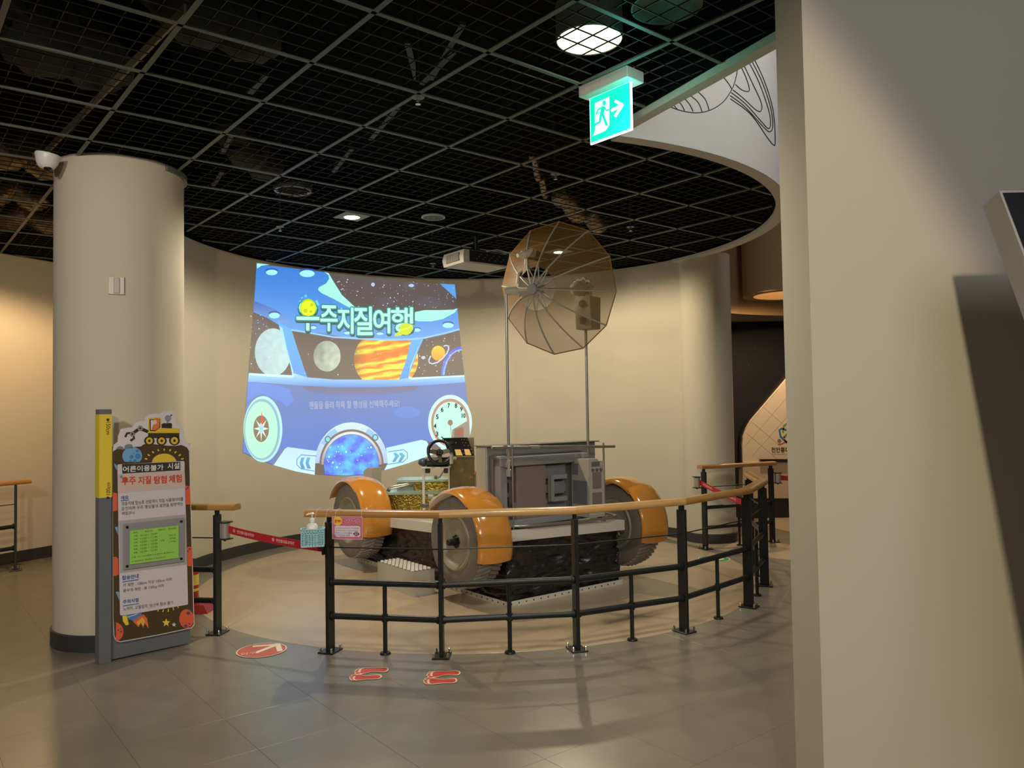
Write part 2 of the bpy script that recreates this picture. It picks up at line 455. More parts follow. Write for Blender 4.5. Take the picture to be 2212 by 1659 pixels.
# line drawing of a ringed planet on the drum
drum = Cyl((C0.x, C0.y), RW, 1); M_ink = mat('ink_black', (40, 40, 42), .7)
def crv(pts, w=1.8, n=8):
    out = []; P = [V(p) for p in pts]
    for i in range(len(P)-1):
        p0, p1, p2, p3 = P[max(i-1, 0)], P[i], P[i+1], P[min(i+2, len(P)-1)]
        for k in range(n):
            t = k/n; out.append(tuple(.5*((2*p1)+(p2-p0)*t+(2*p0-5*p1+4*p2-p3)*t*t+(3*p1-p0-3*p2+p3)*t**3)))
    out.append(tuple(P[-1])); return stroke(out, w)
def z2(*pts): return [(900+x/2.676, y/2.676) for x, y in pts]
pl = [crv(z2((1445, 610), (1530, 640), (1620, 652), (1700, 635), (1770, 590), (1820, 520), (1845, 450), (1858, 375))),
      crv(z2((1475, 590), (1500, 625), (1515, 636))), crv(z2((1497, 570), (1530, 605), (1548, 640))),
      crv(z2((1535, 555), (1575, 600), (1598, 645))), crv(z2((1567, 540), (1625, 590), (1650, 648))),
      crv(z2((1608, 515), (1665, 570), (1690, 635))), crv(z2((1760, 430), (1800, 480), (1822, 515))),
      crv(z2((1872, 380), (1900, 440), (1920, 500), (1918, 528), (1880, 520), (1842, 488))),
      crv(z2((1888, 370), (1940, 480), (1990, 590), (1990, 640), (1960, 635), (1890, 570), (1828, 520))),
      crv(z2((1915, 350), (1980, 480), (2035, 640), (2045, 720), (2030, 742), (1990, 700), (1900, 600), (1818, 535))),
      crv(z2((1930, 340), (1995, 470), (2045, 620), (2058, 720), (2045, 760), (2010, 740), (1900, 620), (1812, 552))),
      crv(z2((1945, 330), (2010, 470), (2060, 640), (2072, 820), (2060, 835), (2030, 800), (1930, 660), (1812, 570)))]
tag(decal(drum, 'planet_drawing', pl, M_ink, 2), 'thin black line drawing of a ringed planet on the white curved fascia', 'wall drawing')

# ---- far room seen between the column and the near wall
M_mural = mat('mural_night_sky', (10, 10, 14), .75)
nt = M_mural.node_tree; n = nt.nodes.new('ShaderNodeTexVoronoi'); n.inputs['Scale'].default_value = 9; r = nt.nodes.new('ShaderNodeMapRange')
r.inputs[1].default_value = .0; r.inputs[2].default_value = .06; r.inputs[3].default_value = 1; r.inputs[4].default_value = 0
mx = nt.nodes.new('ShaderNodeMix'); mx.data_type = 'RGBA'; mx.inputs[6].default_value = (.006, .006, .009, 1); mx.inputs[7].default_value = (.35, .33, .3, 1)
nt.links.new(nt.nodes['Texture Coordinate'].outputs['Object'], n.inputs['Vector']); nt.links.new(n.outputs['Distance'], r.inputs[0]); nt.links.new(r.outputs[0], mx.inputs[0]); nt.links.new(mx.outputs[2], nt.nodes['Principled BSDF'].inputs['Base Color'])
struct(obj('wall_far', MB().box((4.6, 12.1, 2.3), (6.4, .2, 4.7)), M_wall))
struct(obj('wall_far_mural', MB().box((4.6, 11.98, 1.55), (6.2, .04, 2.46)), M_mural))
struct(obj('baseboard_far', MB().box((4.6, 11.97, .13), (6.2, .05, .26)), M_base))
struct(obj('ceiling_far', MB().box((5.4, 10.9, 4.3), (6, 3.2, .1)), M_wall))
M_tan = mat('drum_paint', (170, 140, 105), .8)
arcwall('trim_9', V((3.70, 10.5, 0)), .42, .56, 2.97, 4.2, 0, 359.9, M_tan, 48)
arcwall('trim_10', V((4.4, 8.9, 0)), 2.35, 2.45, 2.78, 4.2, 75, 175, M_tan, 48)
# ================================================================== guard rails
M_steel = mat('rail_black_steel', (48, 50, 50), .38, metal=.55, var=.06)
M_wood = mat('rail_wood', (172, 126, 70), .33, var=.16, vs=6, coat=.25, stretch=(1, 1, 6))
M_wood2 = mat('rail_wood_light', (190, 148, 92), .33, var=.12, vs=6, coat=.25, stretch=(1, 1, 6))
M_bolt = mat('bolt_steel', (215, 215, 210), .2, metal=1)
M_chrome = mat('chrome', (205, 202, 196), .28, metal=.75)
M_cable = mat('steel_cable', (60, 60, 58), .35, metal=.7)
ZR, Z1, Z2, ZC = .88, .43, .22, .645
def post_parts(root, p, rad, group=None):
    "flat bar post with stub, base plate and bolts; rad = direction of its broad side"
    a = atan2(rad.y, rad.x); M = Matrix.Translation(V((p.x, p.y, 0))) @ Matrix.Rotation(a, 4, 'Z')
    po = obj('post', MB().bbox((0, 0, .407), (.072, .024, .796), .003), M_steel, root, M)
    obj('post_stub', MB().cyl((0, 0, .80), (0, 0, .842), .012, n=12).box((0, 0, .826), (.04, .014, .05)), M_steel, po, M)
    obj('base_plate', MB().bbox((0, 0, .005), (.13, .105, .008), .002), M_steel, po, M)
    bm_ = None
    for sx in (-1, 1):
        for sy in (-1, 1):
            obj('bolt', MB().cyl((sx*.052, sy*.04, .008), (sx*.052, sy*.04, .030), .0075, n=8).sphere((sx*.052, sy*.04, .030), .0075, 8, 4), M_bolt, po, M)
    return po
def rail_profile(): # across, height : rounded top wooden rail
    return [(-.045, -.018), (-.043, -.021), (-.040, -.022), (.040, -.022), (.043, -.021), (.045, -.018), (.0465, -.004), (.046, .003), (.043, .010), (.037, .0155), (.028, .019), (.014, .021), (-.014, .021), (-.028, .019), (-.037, .0155), (-.043, .010), (-.046, .003), (-.0465, -.004)]
def handrail(root, pts, ext0=.0, ext1=.0, light=()):
    P = [V((p.x, p.y, ZR-.021)) for p in pts]; n = len(P)
    if ext0: P[0] = P[0]+(P[0]-P[1]).normalized()*ext0
    if ext1: P[-1] = P[-1]+(P[-1]-P[-2]).normalized()*ext1
    prof = rail_profile(); k = len(prof)
    def ring(i, seg):
        d = (P[seg+1]-P[seg]).normalized(); nrm = V((-d.y, d.x, 0))
        if 0 < i < n-1:
            d0 = (P[i]-P[i-1]).normalized(); d1 = (P[i+1]-P[i]).normalized(); b = (d0+d1).normalized(); m = V((-b.y, b.x, 0)); m = m/max(m.dot(nrm), .3)
        else: m = nrm
        return [P[i]+m*x+V((0, 0, z)) for x, z in prof]
    for s in range(n-1):
        vs = ring(s, s)+ring(s+1, s)
        # shrink hairline for the joint
        mb = MB().add(vs, [tuple(range(k))[::-1], tuple(range(k, 2*k))]+[(j, (j+1) % k, k+(j+1) % k, k+j) for j in range(k)])
        o = obj('handrail', mb, M_wood2 if s in light else M_wood, root, smooth=True)
def fence(name, pts, label, C=None, RD_=None, ext0=0, ext1=0, light=(), mids=None, posts=None, cable=True, group=None, ends=(0, 0)):
    root = thing(name, pts[0], label, 'railing', group)
    for i, p in enumerate(pts):
        if posts is not None and i not in posts: continue
        rad = RD_ if RD_ is not None else (p-C).normalized() if C is not None else V((-(pts[-1]-pts[0]).normalized().y, (pts[-1]-pts[0]).normalized().x, 0))
        post_parts(root, p, rad)
    handrail(root, pts, ext0, ext1, light)
    for i in range(len(pts)-1):
        a, b = pts[i], pts[i+1]
        for z in (Z1, Z2):
            pr = obj('pipe_rail', MB().tube([(a.x, a.y, z), (b.x, b.y, z)], .0195, 14), M_steel, root, smooth=True)
            d = (b-a).normalized()
            for q in (a+d*.02, b-d*.02):
                obj('weld_collar', MB().tube([(q.x-d.x*.006, q.y-d.y*.006, z), (q.x+d.x*.006, q.y+d.y*.006, z)], .0255, 14), M_steel, pr, smooth=True)
        if cable: obj('cable', MB().tube([(a.x, a.y, ZC), (b.x, b.y, ZC)], .0045, 6), M_cable, root, smooth=True)
        if mids is None or i in mids:
            m = (a+b)/2
            ba = obj('baluster', MB().cyl((m.x, m.y, .005), (m.x, m.y, Z1), .0135, n=12), M_steel, root, smooth=True)
            obj('flange', MB().lathe([(.0, .012), (.03, .012), (.034, .004), (.034, 0)], 18, c=(m.x, m.y, 0)), M_steel, ba, smooth=True)
            obj('weld_collar', MB().lathe([(.0135, Z2+.022), (.021, Z2+.022), (.021, Z2-.022), (.0135, Z2-.022)], 12, c=(m.x, m.y, 0)), M_steel, ba, smooth=True)
    return root
def circ(a, r=RF): return V((C0.x+r*cos(radians(a)), C0.y+r*sin(radians(a)), 0))
MP = [circ(-109.6), circ(-93.0), circ(-73.9), circ(-55.0), circ(-35.0), circ(-17.5), circ(0)]
fence('guard_railing', MP, 'long black steel railing with wooden handrail curving across in front of the vehicle', C0, ext0=.15, light=(1, 2), group=None)
G = on_floor(470, 1368)
colp = V((-2.345, 5.45, 0))
fence('guard_railing', [colp, G], 'short railing between the round column and the open entrance, behind the notice board', ext1=.15, mids=())
I = on_floor(1524, 1186); J = on_floor(1669, 1171)
fence('guard_railing', [I, J], 'short railing at the back right beside the round column by the exit opening', ext0=.05, ext1=.05)
K1 = on_floor(33, 1232); lr = V((-.43, -.9, 0)).normalized()
fence('guard_railing', [K1, K1+lr*.85], 'railing end standing by the orange lit wall at the far left', RD_=V((-.53, .85, 0)), ext0=.13, mids=())

# ---- retractable red belts with steel cassettes
M_red = mat('belt_red', (178, 26, 40), .6, var=.04); M_print = mat('print_white', (235, 225, 225), .6)
def belt(name, cpos, cdir, a, b, zt0, zt1, label, sag=.02, prints=(), n=18, w=.052):
    root = thing(name, cpos, label, 'belt barrier', 'red belt barriers')
    ang = atan2(cdir.y, cdir.x)
    R = Matrix.Translation(cpos) @ Matrix.Rotation(ang, 4, 'Z')
    cas = obj('cassette', MB().lathe([(.0, .0525), (.030, .0525), (.034, .050), (.034, -.050), (.030, -.0525), (0, -.0525)], 24), M_chrome, root, R, smooth=True)
    obj('cap', MB().box((0, 0, .057), (.074, .074, .008)), mat('cassette_cap', (52, 46, 44), .4), cas, R); obj('cap', MB().box((0, 0, -.057), (.074, .074, .008)).cyl((0, 0, -.056), (0, 0, -.072), .008), mat('cassette_cap', (52, 46, 44), .4), cas, R)
    pts = []
    for i in range(n+1):
        t = i/n; p = a.lerp(b, t); pts.append((p.x, p.y, zt0+(zt1-zt0)*t-sag*4*t*(1-t)))
    d = (b-a).normalized(); nr = V((-d.y, d.x, 0))*.0011
    vs = []; fs = []
    for x, y, z in pts:
        for s in (1, -1):
            vs += [V((x, y, z))+nr*s, V((x, y, z-w))+nr*s]
    for i in range(n):
        q = i*4; fs += [(q, q+1, q+5, q+4), (q+2, q+6, q+7, q+3), (q, q+4, q+6, q+2), (q+1, q+3, q+7, q+5)]
    bl = obj('belt', MB().add(vs, fs), M_red, root)
    # printing
    class S:
        def uv(s, x, y): return (x, y)
        def p3(s, u, v, off=0):
            t = u; p = a.lerp(b, t); z = zt0+(zt1-zt0)*t-sag*4*t*(1-t)-w/2+v
            side = 1 if nr.dot(EYE-p) > 0 else -1
            return V((p.x, p.y, z))+nr*side*(1.3+off*300)
    Lb = (b-a).length; s_ = S()
    for t in prints:
        sg = 1
        text(s_, 'belt_print', '천안홍대용과학관', (t, -.010), (t+.155/Lb, -.010), (t, .012), M_print, 1, bl, bold=0)
        logo = [stroke([(t-.024/Lb+.011*cos(k)/Lb, .002+.013*sin(k)) for k in [q*.35+o for q in range(9)]], .003/Lb if False else .003) for o in (0, 2.1, 4.2)]
        logo = []
        for o in range(5):
            c0 = t-.026/Lb; aa = o*1.257
            logo.append([(c0+.013*cos(aa)/Lb, .002+.013*sin(aa)), (c0+.010*cos(aa+.6)/Lb, .002+.010*sin(aa+.6)), (c0+.003*cos(aa+.8)/Lb, .002+.003*sin(aa+.8)), (c0+.004*cos(aa)/Lb, .002+.004*sin(aa))])
        decal(s_, 'belt_logo', logo, M_print, 1, bl, px=False, maxlen=99)
    # end clip
    e = b; obj('end_clip', MB().box((e.x, e.y, zt1-w/2), (.014, .03, .085), atan2(d.y, d.x)), mat('cassette_cap', (52, 46, 44)), root)
    return root
A0 = MP[0]
gd = (A0-G).normalized()
cpos = V((G.x, G.y, .70))+gd*.073
belt('belt_barrier', cpos, gd, V((cpos.x, cpos.y, 0))+gd*.03, V((A0.x, A0.y, 0))-gd*.045, .735, .665, 'red printed belt stretched across the open entrance between two railings', .012, (.10, .52))
H_ = MP[6]; hd = (H_-I).normalized()
cp2 = V((I.x, I.y, .70))+V((-.078, -.02, 0))
belt('belt_barrier', cp2, hd, V((cp2.x+.03, cp2.y-.005, 0)), V((H_.x, H_.y, 0))-hd*.04, .725, .60, 'red printed belt at the back right running from the column side railing', .01, (.12, .62))
cp3 = V((J.x, J.y, .70))+V((.073, -.01, 0))
belt('belt_barrier', cp3, V((1, 0, 0)), cp3.copy()*1.0+V((.03, 0, -.70)), V((cp3.x+1.1, cp3.y-.15, 0)), .725, .69, 'red belt at the far right leading off behind the near wall', .01, (.2,))

# ================================================================== notice board with height post
M_gpost = mat('board_grey', (100, 103, 108), .5, var=.03); M_yel = mat('height_yellow', (226, 202, 58), .55)
B0 = V((-2.462, 4.815, 0)); bw = V((.72, .69, 0)).normalized(); bn = V((bw.y, -bw.x, 0)); BP = Plane(B0+bn*.012, bw, (0, 0, 1)); ba_ = atan2(bw.y, bw.x)
root = thing('notice_board', B0, 'freestanding grey information board with cut out space picture beside the round column', 'notice board')
pc = B0-bw*.036-bn*.02
po = obj('height_post', MB().bbox((pc.x, pc.y, .765), (.07, .078, 1.53), .002, ba_), M_gpost, root, label='grey height measuring post with yellow band')
obj('height_band', MB().box((pc.x, pc.y, 1.247), (.0722, .0802, .505), ba_), M_yel, po, label='yellow band marked 100cm and 150cm')
obj('backing_panel', MB().box(tuple(B0+bw*.24-bn*.02+V((0, 0, .655))), (.48, .04, 1.29), ba_), M_gpost, root)
def c4(*pts): return [(200+x/6.1435, 870+y/6.1435) for x, y in pts]
def c5(*pts): return [(230+x/5.352, 1110+y/5.352) for x, y in pts]
def E4(x, y, rx, ry=None, **k): return c4(*ell(x, y, rx, ry, 24, **k))
def E5(x, y, rx, ry=None, **k): return c5(*ell(x, y, rx, ry, 24, **k))
# cut out picture board (white edge)
top = c4((268, 640), (285, 560), (340, 520), (345, 440), (385, 350), (460, 333), (530, 325), (570, 268), (640, 240), (690, 245), (705, 190), (760, 155), (900, 145), (950, 110), (1040, 102), (1088, 135), (1105, 275), (1175, 295), (1208, 370), (1230, 490), (1285, 555), (1300, 605), (1284, 640))
bot = c5((1012, 1200), (1015, 1280), (985, 1320), (930, 1332), (600, 1402), (160, 1483), (110, 1470), (86, 1420), (75, 1200))
uvs = [BP.uv(*p) for p in top+bot]
pb = obj('picture_board', MB().prism([BP.p3(u, v) for u, v in uvs], bn*-.012, bn*.004), mat('board_white', (214, 210, 212), .5), root)
class OP(Plane): pass
PB = Plane(B0+bn*.0165, bw, (0, 0, 1))
def bc(name, cols, shapes, layer, m=None): return decals(PB, name, shapes, m or mat('print_%d_%d_%d' % cols, cols, .6), layer, pb)
hill = c4((268, 645), (330, 612), (400, 618), (530, 602), (560, 585), (640, 580), (680, 550), (760, 545), (900, 560), (1000, 570), (1100, 572), (1180, 560), (1250, 592), (1278, 640))
bc('space_background', (74, 56, 30), [hill+c5((1005, 1200), (1008, 1275), (980, 1312), (925, 1325), (600, 1394), (160, 1474), (118, 1462), (93, 1415), (80, 1200))], 1)
bc('moon_rocks', (130, 130, 134), [c4((310, 618), (325, 590), (360, 575), (400, 585), (415, 612)), c4((415, 612), (430, 565), (470, 548), (520, 552), (540, 600))], 2)
bc('blue_planet', (112, 172, 214), [c4(*ell(525, 705, 132, 118, 30, -42, 222)), c4((280, 800), (320, 830), (325, 900), (300, 860)), c5((95, 150), (130, 150), (135, 250)), c5((105, 900), (145, 900), (148, 1000))], 2)
bc('planet_crater', (78, 130, 190), [E4(600, 710, 38), E4(515, 718, 28), E4(592, 640, 22), E4(560, 770, 24), E4(500, 772, 16), E4(545, 672, 10)], 3)
bc('sun', (226, 196, 56), [c4(*ell(950, 800, 165, 125, 26, 0, 180))], 2)
bc('sun_ray', (226, 196, 56), [c4(*stroke([(950+x*235, 800-y*165), (950+x*272, 800-y*192)], 18)) for x, y in [(cos(radians(a)), sin(radians(a))) for a in (18, 36, 54, 72, 90, 108, 126, 144, 162)]], 2)
bc('orange_planet', (222, 96, 56), [c4((1228, 1100), (1290, 1105), (1300, 1350), (1240, 1350)), c4((268, 1190), (325, 1200), (330, 1430), (268, 1440)), c5((930, 385), (960, 378), (990, 382), (993, 600), (960, 608), (938, 600)), c5((75, 500), (110, 495), (135, 520), (140, 700), (100, 720), (75, 715)), E5(925, 1212, 85, 110), c5(*ell(100, 1362, 95, 108, 20, -85, 85))], 2)
bc('planet_spot', (96, 66, 120), [E5(945, 1148, 20), E5(978, 1120, 10), E5(915, 1295, 18), E5(955, 1270, 10), E5(960, 1305, 8), E5(135, 1343, 10), E5(168, 1360, 12), E5(165, 1328, 7), E5(940, 430, 10), E5(962, 405, 12), c4(*ell(1262, 1128, 14, None, 12)), c4(*ell(1238, 1150, 10, None, 12))], 3)
bc('rocket_body', (84, 130, 190), [c5((232, 1168), (405, 1140), (400, 1200), (350, 1225), (300, 1235), (255, 1215))], 2)
bc('rocket_stripe', (214, 210, 212), [c5(*stroke([(240, 1195), (330, 1165), (380, 1140)], 9))], 3)
bc('rocket_fin', (232, 206, 60), [c5((182, 1180), (232, 1172), (245, 1220), (258, 1278), (225, 1292), (190, 1240))], 2)
bc('rocket_flame', (224, 110, 52), [c5((302, 1240), (425, 1158), (470, 1210), (486, 1325), (440, 1262), (425, 1318), (395, 1262), (370, 1310))], 3)
bc('flame_core', (232, 170, 70), [c5((345, 1250), (415, 1195), (445, 1240), (440, 1256), (425, 1300), (395, 1254), (368, 1290))], 4)
def star(cx, cy, r, k=.45): return [(cx+(r if i % 2 == 0 else r*k)*sin(pi*i/5), cy-(r if i % 2 == 0 else r*k)*cos(pi*i/5)) for i in range(10)]
bc('star', (232, 206, 60), [c5(*star(690, 1258, 50))], 2); bc('star', (214, 214, 214), [c5(*star(780, 1280, 28))], 2)
bc('sun_rays', (226, 196, 56), [c5(*stroke([(600, 1110), (590, 1128)], 12)), c5(*stroke([(660, 1105), (650, 1135)], 12)), c5(*stroke([(715, 1098), (712, 1135)], 12)), c5(*stroke([(768, 1080), (776, 1112)], 12)), c5(*stroke([(820, 1062), (832, 1088)], 12))], 2)
# the painted digger on top
bc('digger_body', (58, 46, 32), [c4((735, 400), (1150, 400), (1150, 470), (735, 470)), E4(752, 505, 70, 62), E4(915, 505, 68, 62), E4(1085, 500, 72, 66)], 2)
bc('digger_yellow', (222, 190, 56), [c4((735, 345), (745, 205), (905, 190), (910, 330), (1148, 340), (1150, 402), (735, 402)), E4(752, 505, 45), E4(915, 505, 45), E4(1085, 502, 48)], 3)
bc('digger_dark', (48, 40, 32), [E4(752, 505, 18), E4(915, 505, 18), E4(1085, 502, 18), c4((752, 222), (893, 212), (893, 330), (830, 378), (758, 375)), c4((915, 335), (915, 285), (935, 272), (1040, 270), (1052, 285), (1048, 340)), c4(*stroke([(735, 385), (640, 345)], 42)), c4(*stroke([(610, 350), (545, 395)], 40)), c4(*stroke([(500, 400), (455, 405), (430, 455)], 26)), c4(*stroke([(535, 430), (550, 470), (500, 505)], 28)), c4(*stroke([(1000, 205), (1045, 165)], 10)), E4(1045, 163, 9)], 4)
bc('cab_window', (214, 214, 218), [c4((768, 232), (880, 224), (880, 325), (825, 365), (770, 362))], 5)
bc('driver', (224, 120, 66), [E4(848, 240, 42, 38), c4((800, 290), (870, 270), (880, 330), (830, 368), (778, 360))], 6)
bc('driver_face', (232, 200, 180), [E4(826, 258, 24, 30)], 7)
bc('joint', (140, 142, 146), [E4(630, 338, 36), E4(525, 415, 34), E4(996, 205, 40), c4((984, 235), (1004, 235), (1006, 275), (980, 275))], 5)
bc('joint_centre', (48, 40, 32), [E4(630, 338, 14), E4(525, 415, 14)], 6)
# poster
poster = c4((325, 830), (338, 818), (380, 815), (1195, 772), (1213, 778), (1216, 800))+c5((940, 1030), (938, 1045), (915, 1052), (200, 1172), (160, 1172), (152, 1155))
bc('poster', (206, 200, 208), [poster], 9)
bc('poster_band', (206, 184, 176), [[(253.4, 1024), (263, 1023), (389, 1016), (398.2, 1016), (400, 1054), (254.5, 1065)]], 10)
bc('title_bar', (50, 48, 44), [[(262.7, 1002.8), (388.6, 997.2), (388.8, 1015.6), (263.6, 1023)]], 11)
bc('grey_band', (168, 166, 170), [[(256.6, 1125), (401.3, 1110.8), (403.8, 1219.2), (258.2, 1238)]], 10)
Mw = mat('print_white2', (225, 222, 222), .6); Md = mat('print_dark', (90, 86, 88), .6); Mb = mat('print_blue', (60, 96, 160), .6); Mr = mat('print_red', (202, 66, 40), .6)
T = lambda body, a, b, top, m, layer=13, bold=.0006: text(PB, 'lettering', body, a, b, top, m, layer, pb, bold=bold)
T('어른이용불가', (265, 1020), (352, 1015.3), (265, 1007.5), Mw, bold=.0009); T('시설', (361, 1013.6), (386.4, 1012.2), (361, 1000.5), Mw, bold=.0009)
T('우주', (262, 1047.8), (292, 1046), (262, 1031), Mr, bold=.0012); T('지질', (298, 1046), (325, 1044.6), (298, 1029.5), Mr, bold=.0012)
T('탐험', (332, 1044.8), (358.5, 1043), (332, 1028.8), Mr, bold=.0012); T('체험', (364, 1043), (391, 1041), (364, 1026.5), Mr, bold=.0012)
bc('title_dot', (202, 66, 40), [E4(425, 1022, 34)], 14); bc('title_dot', (96, 146, 206), [E4(375, 982, 20)], 14); bc('title_dot', (226, 196, 100), [E4(435, 962, 15)], 14)
T('개요', (260, 1079.5), (276.5, 1077.5), (260, 1071.5), Mb)
T('자동차에 탑승후 관람객이 직접 시뮬레이터를', (261.5, 1092.5), (394.7, 1081.5), (261.5, 1084), Md, bold=0)
T('운전하며 우주 행성들의 표면을 탐방하는', (261.5, 1103), (394.7, 1091.5), (261.5, 1095), Md, bold=0)
T('체험코너', (261.7, 1112.8), (289, 1110.6), (261.7, 1105.5), Md, bold=0)
T('탑승안내', (263.6, 1252.6), (298, 1248), (263.6, 1243.5), Mb)
T('키 제한 : 100cm 이상 150cm 이하', (265, 1268), (370.6, 1254), (265, 1260.5), Md, bold=0)
T('몸무게 제한 : 총 120kg 이하', (265, 1280.4), (353.5, 1268.5), (265, 1272.5), Md, bold=0)
T('주의사항', (264.6, 1304), (299, 1299.3), (264.6, 1295.5), Mb)
T('노약자, 고혈압자, 임산부 탑승 불가', (265, 1319.5), (373.2, 1304.5), (265, 1311.5), Md, bold=0)
bc('underline', (60, 96, 160), [[(260, 1080.8), (277.4, 1079.2), (277.4, 1080.8), (260, 1082.4)], [(263.6, 1256), (298.4, 1250.8), (298.4, 1252.4), (263.6, 1257.8)], [(264.6, 1308), (299.2, 1302.4), (299.2, 1304), (264.6, 1309.6)]], 12)
# framed timetable
fr = [BP.uv(*p) for p in ((263.6, 1130.6), (394.6, 1118.4), (398.2, 1212.8), (264.6, 1230.5))]
fu0 = sum(p[0] for p in (fr[0], fr[3]))/2; fu1 = sum(p[0] for p in (fr[1], fr[2]))/2; fv1 = (fr[0][1]+fr[1][1])/2; fv0 = (fr[2][1]+fr[3][1])/2
FRM = Matrix.Translation(B0+bn*.028+bw*((fu0+fu1)/2)+V((0, 0, (fv0+fv1)/2))) @ Matrix.Rotation(ba_, 4, 'Z')
frm = obj('display_frame', MB().bbox((0, .004, 0), (fu1-fu0, .012, fv1-fv0), .003), mat('frame_grey', (140, 142, 144), .4), root, FRM)
for sx in (-1, 1):
    for sz in (-1, 1):
        obj('screw', MB().cyl((sx*((fu1-fu0)/2-.022), -.001, sz*((fv1-fv0)/2-.022)), (sx*((fu1-fu0)/2-.022), -.007, sz*((fv1-fv0)/2-.022)), .008, n=12), mat('screw_dark', (50, 46, 44), .3, metal=.8), frm, FRM)
FB = Plane(B0+bn*.0355, bw, (0, 0, 1))
dsp = [BP.uv(*p) for p in ((276.3, 1145.5), (382.3, 1134.3), (384.1, 1204.4), (278, 1218))]
du0 = (dsp[0][0]+dsp[3][0])/2; du1 = (dsp[1][0]+dsp[2][0])/2; dv1 = (dsp[0][1]+dsp[1][1])/2; dv0 = (dsp[2][1]+dsp[3][1])/2
decal(FB, 'timetable_sheet', [[(du0, dv0), (du1, dv0), (du1, dv1), (du0, dv1)]], mat('sheet_green', (150, 206, 88), .6), 1, frm, px=False)
W_ = du1-du0; H2 = dv1-dv0; Mg = mat('print_olive', (70, 92, 50), .6)
def tt(body, x, y, wd, h=.052):
    text(FB, 'lettering', body, (du0+W_*x, dv1-H2*y), (du0+W_*(x+wd), dv1-H2*y), (du0+W_*x, dv1-H2*(y-h)), Mg, 3, frm, px=False)
for b_, x, wd in (('회차', .07, .09), ('운영시간', .30, .16), ('체험시간', .57, .15), ('탑승인원', .78, .16)): tt(b_, x, .10, wd)
for k, (b_, c_) in enumerate((('1회', '10:10 ~ 10:40'), ('2회', '11:00 ~ 11:30'), ('3회', '12:00 ~ 12:30'), ('4회', '14:00 ~ 14:30'), ('5회', '15:00 ~ 15:30'), ('6회', '16:00 ~ 16:30'))):
    tt(b_, .08, .20+.098*k, .07); tt(c_, .21, .20+.098*k, .34)
tt('5분', .62, .43, .08); tt('2인1조', .79, .30, .15); tt('선착순', .80, .40, .14); tt('(14팀)', .79, .50, .15)
tt('※ 매 시간 기상상황에 따라 운영이 중단됩니다', .04, .82, .84, .045); tt('※ 체험인원은 현장에서 선착순입니다', .04, .94, .68, .045)
# height marks on the post
PP = Plane(pc-bn*0+bn*.0402, bw, (0, 0, 1))
Mk = mat('print_black', (40, 38, 30), .6)
u0, v0 = PP.uv(238.5, 911.5); u1, v1 = PP.uv(238.5, 939)
def vtext(body, ax, ay, bx, by, tx_, ty_):
    text(PP, 'lettering', body, PP.uv(ax, ay), PP.uv(bx, by), PP.uv(tx_, ty_), Mk, 2, po, px=False)
vtext('150cm', 229.3, 911.5, 229.3, 939, 238.2, 911.5)
vtext('100cm', 238.2, 1069, 238.2, 1042.5, 229.0, 1069)
def dia(px, py, up):
    s = -1 if up else 1
    return [(px-4, py+s*-1), (px-1, py+s*-2.5), (px+2.5, py+s*-1), (px-1, py+s*3)]
decal(PP, 'height_mark', [[(229, 906), (233, 903.5), (237, 906), (233, 911)], [(229, 1075), (233, 1072), (237, 1075), (233, 1079)]], Mk, 2, po)
decal(PP, 'height_mark', [[(229.5, 905), (232.2, 905), (232.2, 908), (229.5, 908)]], Mk, 3, po)

# ================================================================== floor stickers
FLR = Plane((0, 0, .0035), (1, 0, 0), (0, 1, 0))
M_st = mat('sticker_red', (202, 86, 68), .4, var=.05); M_stw = mat('sticker_cream', (238, 226, 196), .4)
def fdecal(name, shapes, m, layer, parent=None, px=False): return decal(FLR, name, shapes, m, layer, parent, px=px)
cA = V((-1.60, 4.985))
so = fdecal('floor_sticker', [ell(cA.x, cA.y, .153, n=48)], M_stw, 0); tag(so, 'round red floor sticker with a cream arrow by the open entrance', 'sticker')
fdecal('disc', [ell(cA.x, cA.y, .145, n=48)], M_st, 1, so)
def fuv(px, py): return FLR.uv(px, py)
fdecal('arrow', [stroke([fuv(551, 1411), fuv(600, 1392)], .034), stroke([fuv(603, 1392.5), fuv(546, 1396.5)], .034), stroke([fuv(599, 1390.5), fuv(605, 1407)], .034)], M_stw, 2, so)
text(FLR, 'lettering', '입구', (-1.70, 4.885), (-1.61, 4.915), (-1.71, 4.925), M_stw, 2, so, px=False)
cB = FLR.uv(1543, 1207)
so = fdecal('floor_sticker', [ell(cB[0], cB[1], .153, n=40)], M_stw, 0); tag(so, 'round green floor sticker at the back right inside the railing', 'sticker')
fdecal('disc', [ell(cB[0], cB[1], .143, n=40)], mat('sticker_green', (40, 150, 76), .4), 1, so)
fdecal('arrow', [stroke([(cB[0]-.08, cB[1]+.03), (cB[0]+.07, cB[1]-.03)], .03), stroke([(cB[0]+.08, cB[1]-.04), (cB[0]-.01, cB[1]-.07)], .03), stroke([(cB[0]+.08, cB[1]-.03), (cB[0]+.06, cB[1]+.07)], .03)], M_stw, 2, so)
M_ft = mat('sticker_foot_red', (206, 66, 46), .4, var=.05)
